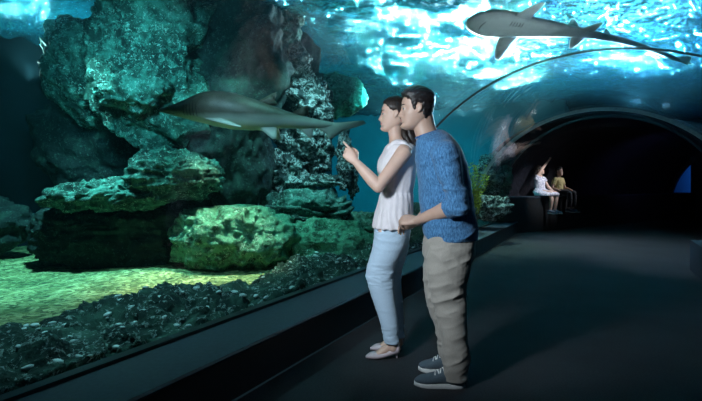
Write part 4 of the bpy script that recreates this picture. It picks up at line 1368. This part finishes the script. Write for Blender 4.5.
    for (h, fd, sd, L_) in feet:
        up2 = Build()
        prof = [(-.02, .055, .020, .036), (.03, .060, .036, .044), (.12, .068, .040, .052), (.25, .070, .040, .054), (.4, .060, .042, .044), (.55, .049, .047, .034), (.72, .040, .050, .026), (.88, .034, .043, .020), (.97, .030, .024, .013), (1.01, .028, .010, .007)]
        up2.add(loft(smooth_secs([(h + fd * L_ * q + ZU * z, sd * w_, ZU * hh) for q, z, w_, hh in prof], 4), 28, p=.85))
        o = up2.make('shoe', um, .004, 2, root)
        # sole
        out = []
        for q, w_ in ((-.04, .012), (-.02, .028), (.05, .040), (.2, .043), (.4, .043), (.6, .050), (.75, .053), (.88, .046), (.97, .030), (1.02, .014)):
            out.append((q, w_))
        ring_ = [h + fd * L_ * q + sd * w_ for q, w_ in out] + [h + fd * L_ * q - sd * w_ for q, w_ in out[::-1]]
        n = len(ring_)
        levels = [(.0, .96), (.004, 1.0), (.020, 1.0), (.024, .97)]
        cen = np.mean(ring_, axis=0); V_, F_ = [], []
        for z, k_ in levels: V_ += [cen + (p_ - cen) * k_ + ZU * z for p_ in ring_]
        for i in range(3):
            for j in range(n): F_.append((i * n + j, i * n + (j + 1) % n, (i + 1) * n + (j + 1) % n, (i + 1) * n + j))
        F_ += [tuple(range(n)), tuple(range(3 * n, 4 * n))]
        so = link('sole', fixn(mesh('sole', V_, F_)), wm); sharpen(so.data, 50)
        so.data.transform(Matrix.Translation(-Vector(root.location))); so.parent = o
        def topz(q, f):
            z, w_, hh = [float(np.interp(q, [p_[0] for p_ in prof], [p_[i] for p_ in prof])) for i in (1, 2, 3)]
            return h + fd * L_ * q + sd * (w_ * f) + ZU * (z + hh * math.sqrt(max(0, 1 - f * f)) ** .85 + .002)
        for k_ in range(6):
            q0 = .30 + .055 * k_
            pts = [topz(q0 + .012 * (1 if k_ % 2 else -1) * f, f * .62) for f in np.linspace(-1, 1, 7)]
            lv = limb(pts, [.0036] * 7, k=8, m=2)
            lo = link('lace', mesh('lace', lv[0], lv[1]), lm); lo.data.transform(Matrix.Translation(-Vector(root.location))); lo.parent = o
        for sg in (-1, 1):
            p0 = topz(.30, 0)
            pts = [p0, p0 + sd * sg * .022 + ZU * .014, p0 + sd * sg * .040 + ZU * .0 + fd * .01, p0 + sd * sg * .024 - ZU * .004 + fd * .02, p0]
            lv = limb(pts, [.0028] * 5, k=8, m=3)
            lo = link('lace', mesh('lace', lv[0], lv[1]), lm); lo.data.transform(Matrix.Translation(-Vector(root.location))); lo.parent = o
    return root
man()
# ------------------------------------------------------------------ the seated children
def child(u, v, label, sc, face, pitch, skinm, hairm_, top_mat, leg_mat, shoe_mat, arms, girl, hipyaw=0.0):
    base = V3(*uv(u, v, ZF))
    F = V3(N2[0], N2[1], 0); F = unit(F * math.cos(hipyaw) + np.cross(ZU, F) * math.sin(hipyaw)); Lf = np.cross(ZU, F)
    root = empty('person', base)
    tag(root, label, 'person', None)
    def P(f, l, z): return base + (F * f + Lf * l + ZU * z) * sc
    def sec(f, l, z, a, b): return (P(f, l, z), F * a * sc, Lf * b * sc)
    B = Build()
    hw, hl = xform(P(-.10, 0, .505), face, pitch=pitch, scale=.92 * sc)
    Vh, Fh = head_geo(0.0); B.add((list(hw(np.array(Vh))), Fh))
    B.add(limb([P(-.13, 0, .42), P(-.115, 0, .50), P(-.10, 0, .56)], [.05 * sc, .042 * sc, .045 * sc]))
    B.add(loft(smooth_secs([sec(-.12, 0, .03, .09, .13), sec(-.12, 0, .12, .095, .135), sec(-.13, 0, .22, .08, .11), sec(-.13, 0, .33, .085, .13), sec(-.13, 0, .42, .07, .145), sec(-.13, 0, .46, .05, .08)], 3), 24))
    for sg in (-1, 1):
        B.add(limb([P(-.12, sg * .07, .085), P(.05, sg * .08, .085), P(.21, sg * .085, .075)], [.075 * sc, .065 * sc, .050 * sc]))
        B.add(limb([P(.21, sg * .085, .07), P(.23, sg * .085, -.08), P(.21, sg * .085, -.24), P(.20, sg * .085, -.31)], [.048 * sc, .048 * sc, .034 * sc, .030 * sc]))
        B.add(limb([P(.18, sg * .085, -.34), P(.26, sg * .09, -.355), P(.34, sg * .095, -.365)], [(.03 * sc, .033 * sc), (.028 * sc, .036 * sc), (.018 * sc, .03 * sc)]))
    for sg, (el, wr, palm) in arms.items():
        S = P(-.13, sg * .145, .405)
        E_, W = P(*el), P(*wr)
        B.add(limb([S - Lf * sg * .05 * sc, S, (S + E_) / 2, E_], [.043 * sc, .042 * sc, .035 * sc, .031 * sc]))
        B.add(limb([E_, (E_ + W) / 2, W], [.031 * sc, .029 * sc, .020 * sc]))
        hand(B, W, unit(W - E_), unit(V3(*palm)), unit(np.cross(unit(W - E_), V3(*palm))), (.2, .6, .7, .8) if wr[2] > .5 else (.8, .9, 1.0, 1.1), .74 * sc)
    B.make('body', skinm, .0065, 2, root)
    hair_cap('woman' if girl else 'man', hw, root, hairm_, 3, 1.3)
    if girl:
        hb = Build()
        for sy in (-.045, 0, .045):
            hb.add(limb([hw(V3(-.06, sy, .13)), hw(V3(-.10, sy * 1.1, .06)), hw(V3(-.10, sy * 1.3, -.03)), hw(V3(-.085, sy * 1.5, -.13)), hw(V3(-.08, sy * 1.4, -.20))], [.03, .04, .04, .034, .012]))
        hb.add(limb([hw(V3(-.01, .072, .12)), hw(V3(-.01, .078, .03)), hw(V3(.01, .08, -.10))], [.016, .022, .012]))
        hb.make('long_hair', hairm_, .008, 1, root, disp=folds(50, .004, 5, (1, 1, .2)))
    face_bits(hw, root, hairm_, 0)
    g = .012
    T_ = Build()
    T_.add(loft(smooth_secs([sec(-.12, 0, .06, .10 + g, .14 + g), sec(-.13, 0, .20, .088 + g, .12 + g), sec(-.13, 0, .33, .088 + g, .13 + g), sec(-.13, 0, .41, .072 + g, .14 + g), sec(-.13, 0, .455, .045 + g, .085 + g)], 3), 26))
    for sg, (el, wr, palm) in arms.items():
        S = P(-.13, sg * .14, .405); E_ = P(*el)
        q = .35 if girl else .62
        T_.add(limb([S - Lf * sg * .04 * sc, S, S * (1 - q) + E_ * q], [.052 * sc, .056 * sc, .050 * sc], round_ends=False))
    if girl:
        T_.add(loft(smooth_secs([sec(-.13, 0, .19, .095, .125), sec(-.10, 0, .14, .15, .18), sec(-.02, 0, .10, .24, .23), (P(.04, 0, .075), (F * .27) * sc, Lf * .26 * sc), (P(.05, 0, .02), F * .25 * sc, Lf * .27 * sc)], 3), 40))
        T_.make('dress', top_mat, .008, 1, root, disp=folds(22, .010, 6, (1, 1, .3)))
    else:
        T_.make('tee_shirt', top_mat, .008, 2, root, disp=folds(18, .008, 6))
        G = Build()
        G.add(loft(smooth_secs([sec(-.12, 0, .02, .10, .14), sec(-.12, 0, .12, .105, .145)], 3), 24))
        for sg in (-1, 1):
            G.add(limb([P(-.12, sg * .07, .085), P(.05, sg * .085, .085), P(.215, sg * .09, .075)], [.088 * sc, .078 * sc, .064 * sc]))
            G.add(limb([P(.215, sg * .09, .08), P(.235, sg * .09, -.08), P(.215, sg * .09, -.26)], [.06 * sc, .056 * sc, .046 * sc], round_ends=False))
        G.make('trousers', leg_mat, .008, 2, root, disp=folds(18, .008, 8))
    wm = bpy.data.materials.get('rubber_sole')
    for sg in (-1, 1):
        s_ = Build()
        s_.add(limb([P(.15, sg * .085, -.335), P(.20, sg * .087, -.33), P(.27, sg * .09, -.35), P(.35, sg * .096, -.365)], [(.034 * sc, .036 * sc), (.042 * sc, .039 * sc), (.033 * sc, .042 * sc), (.022 * sc, .034 * sc)]))
        so = s_.make('shoe', shoe_mat, .005, 1, root)
        lv = limb([P(.14, sg * .085, -.372), P(.22, sg * .088, -.380), P(.30, sg * .093, -.386), P(.37, sg * .097, -.386)], [(.010 * sc, .034 * sc), (.010 * sc, .036 * sc), (.010 * sc, .042 * sc), (.010 * sc, .030 * sc)])
        o = link('sole', mesh('sole', lv[0], lv[1]), wm)
        o.data.transform(Matrix.Translation(-Vector(root.location))); o.parent = so
    return root
dress = cloth('dress_print', (.55, .50, .72), .35, 26, .85, .2, hi=(.75, .72, .85))
tee = cloth('tee_yellow', (.55, .47, .22), .1, 60, .9, .2)
dark = cloth('dark_cotton', (.02, .022, .03), .2, 90, .9, .2)
hk = bpy.data.materials['woman_hair']
girl = child(1.12, -.06, 'person in a lavender dress sitting on the far ledge with one arm raised high', 1.12, (.85, -.5, 0), .25, SKIN_W, hk, dress, dress, cloth('shoe_grey', (.25, .33, .42), .1, 80),
             {-1: ((-.04, -.06, .62), (-.02, .16, .82), (0, 0, 1)), 1: ((-.06, .22, .22), (.10, .16, .13), (0, 0, -1))}, True)
boy = child(1.92, -.06, 'person in a yellow short sleeved top and dark trousers sitting on the far ledge', 1.08, (.75, -.65, 0), .05, SKIN_M, bpy.data.materials['man_hair'], tee, dark, cloth('shoe_black', (.03, .03, .045), .1, 80),
            {-1: ((-.12, -.27, .20), (.02, -.12, .12), (0, 0, -1)), 1: ((-.08, .20, .20), (.12, .10, .16), (0, 0, -1))}, False)
TEAL = (.22, .9, .8); BLUE = (.15, .5, 1.0); WHITE = (.8, .95, 1.0)
def up(px, Y, z):
    return ((px - CX) / FPX * Y, Y, z)
# lamps above the water
area('pool_lamp', up(330, 10, 6.5), up(330, 10, 0), 5.0, 130, (.12, .9, .95))
area('pool_lamp', up(500, 9.0, 5.6), up(500, 9.0, 0), 1.4, 90, WHITE)
area('pool_lamp', up(545, 13.0, 5.6), up(545, 13.0, 0), 1.4, 70, WHITE)
area('pool_lamp', up(640, 11, 6.0), up(640, 11, 0), 3.0, 120, BLUE)
area('pool_lamp', up(50, 7.6, 5.2), up(50, 7.6, 0), 1.0, 90, WHITE)
# added spots under the surface that make the glints on the ripples
def ripple_spot(px, Y, z, e, c, rad=.25, ang=70):
    p = at(px, 0, Y); p[2] = z
    tgt = at(px, 0, Y * .45); tgt[2] = ZS
    spot('glint_spot', tuple(p), tuple(tgt), e, c, ang, .6, rad)
random.seed(21)
def glitter(px, y, e, c):
    Y = 1755 / (184 - y)
    p = at(px, 0, Y); p[2] = 2.85
    tgt = at(px, 0, Y * .72); tgt[2] = ZS
    spot('glint_spot', tuple(p), tuple(tgt), e, c, 60, .7, .07)
for px, y in ((448, 8), (462, 28), (478, 20), (492, 45), (505, 62), (520, 50), (528, 78), (545, 70), (552, 92), (566, 88), (440, 40), (535, 30)):
    glitter(px, y, 4200 * (120 / (184 - y)) ** 2, (.85, .97, 1))
for px, y in ((636, 8), (652, 30), (646, 50), (664, 16)):
    glitter(px, y, 8000 * (120 / (184 - y)) ** 2, (.35, .7, 1))
for px, y in ((366, 6), (378, 24), (392, 40), (404, 56)):
    glitter(px, y, 800 * (120 / (184 - y)) ** 2, (.8, 1, 1))
for px, y in ((30, 6), (62, 10), (92, 16)):
    p = at(px, 0, 7.7); p[2] = 2.9
    tgt = at(px, 0, 6.9); tgt[2] = ZS
    spot('glint_spot', tuple(p), tuple(tgt), 900, (.8, .97, 1), 90, .7, .06)
# fill spots added in the water to brighten the rockwork and tank
spot('tank_fill', (-1.5, 5.7, 3.7), (-1.5, 6.9, .3), 460, (.3, 1, .85), 66, .8, .15)
spot('tank_fill', (-1.3, 5.95, 3.1), (-1.75, 5.6, 0), 700, (1, .95, .6), 50, .9, .1)
spot('tank_fill', (-3.6, 5.6, 3.6), (-4.2, 6.3, 0), 1200, (.3, .92, .85), 84, .9, .1)
spot('tank_fill', (-2.6, 4.4, 3.0), (-3.1, 7.2, 2.5), 330, (.2, .85, .9), 75, .8, .2)
spot('tank_fill', (-.2, 6.4, 3.6), (-.9, 7.9, 1.6), 420, (.5, .95, 1), 60, .8, .1)
spot('tank_fill', (1.2, 9.6, 3.6), (.9, 13, 1.0), 1900, (.08, .75, .85), 110, .8, .2)
spot('tank_fill', (3.0, 10.0, 3.5), (2.6, 9.4, .7), 420, (.6, .95, .8), 60, .8, .1)
spot('tank_fill', (-2.2, 3.4, 3.0), (-1.9, 4.0, 0), 190, (.4, .9, .95), 90, .9, .1)
spot('tank_fill', (-.8, 4.6, 3.2), (-.6, 5.6, .2), 40, (.3, .9, .8), 70, .9, .1)
a_ = uv(11.2, -.2, 2.6); b_ = uv(12.4, .0, 1.5)
spot('tank_fill', a_, b_, 130, (.1, .4, 1), 120, .8, .1)
spot('tank_fill', (-1.6, 3.7, 2.7), (-1.0, 5.1, 1.95), 75, (.45, .85, 1), 60, .8, .1)
# fill spots added inside the tunnel
spot('tunnel_fill', (3.0, 8.2, 2.1), (2.9, 9.6, .28), 26, (.4, .9, 1), 50, .8, .05)
spot('tunnel_fill', uv(5, 1.6, 1.4), uv(6, -1, 2.2), 10, (.3, .35, 1), 140, .8, .1)
spot('tunnel_fill', (3.4, 6.4, 2.2), (5.0, 7.0, .4), 70, (.7, .85, 1), 80, .8, .1)
spot('tunnel_fill', (2.2, 3.4, 1.9), (2.0, 4.9, 2.9), 60, (.8, .92, 1), 70, .8, .1)
spot('couple_key', (-.95, 1.3, 1.8), (.36, 3.0, 1.12), 210, (.80, .92, 1), 58, .7, .16)  # added key light for the couple, from the left
k_ = uv(1.0, 1.5, 2.5)
spot('tunnel_fill', k_, uv(.9, -.1, 1.1), 190, (.85, .92, 1), 38, .8, .05)
spot('tunnel_fill', uv(3.2, 1.5, 2.5), uv(1.9, -.1, 1.1), 170, (.9, .92, 1), 30, .8, .05)
spot('tunnel_fill', (4.6, 9.6, 2.3), (5.2, 9.2, 0), 190, (.7, .9, 1), 110, .9, .05)

w = bpy.data.worlds.new('world'); SC.world = w; w.use_nodes = True
bg = w.node_tree.nodes['Background']; bg.inputs[0].default_value = (.05, .12, .16, 1); bg.inputs[1].default_value = .1

cd = bpy.data.cameras.new('camera'); cam = bpy.data.objects.new('camera', cd); COL.objects.link(cam)
cd.sensor_width = 36; cd.lens = 36 * FPX / 702
cam.location = (0, 0, CAMH); cam.rotation_euler = (math.radians(90), 0, 0)
cd.shift_y = -(200.5 - HORY) / 702
cd.clip_start = .05; cd.clip_end = 200
SC.camera = cam
SC.view_settings.view_transform = 'Standard'; SC.view_settings.look = 'None'
SC.view_settings.exposure = 0; SC.view_settings.gamma = 1; SC.view_settings.use_curve_mapping = False
SC.cycles.max_bounces = 8; SC.cycles.transparent_max_bounces = 12; SC.cycles.volume_bounces = 0
SC.cycles.use_denoising = True
SC.cycles.sample_clamp_indirect = 6
SC.cycles.caustics_reflective = False; SC.cycles.caustics_refractive = False
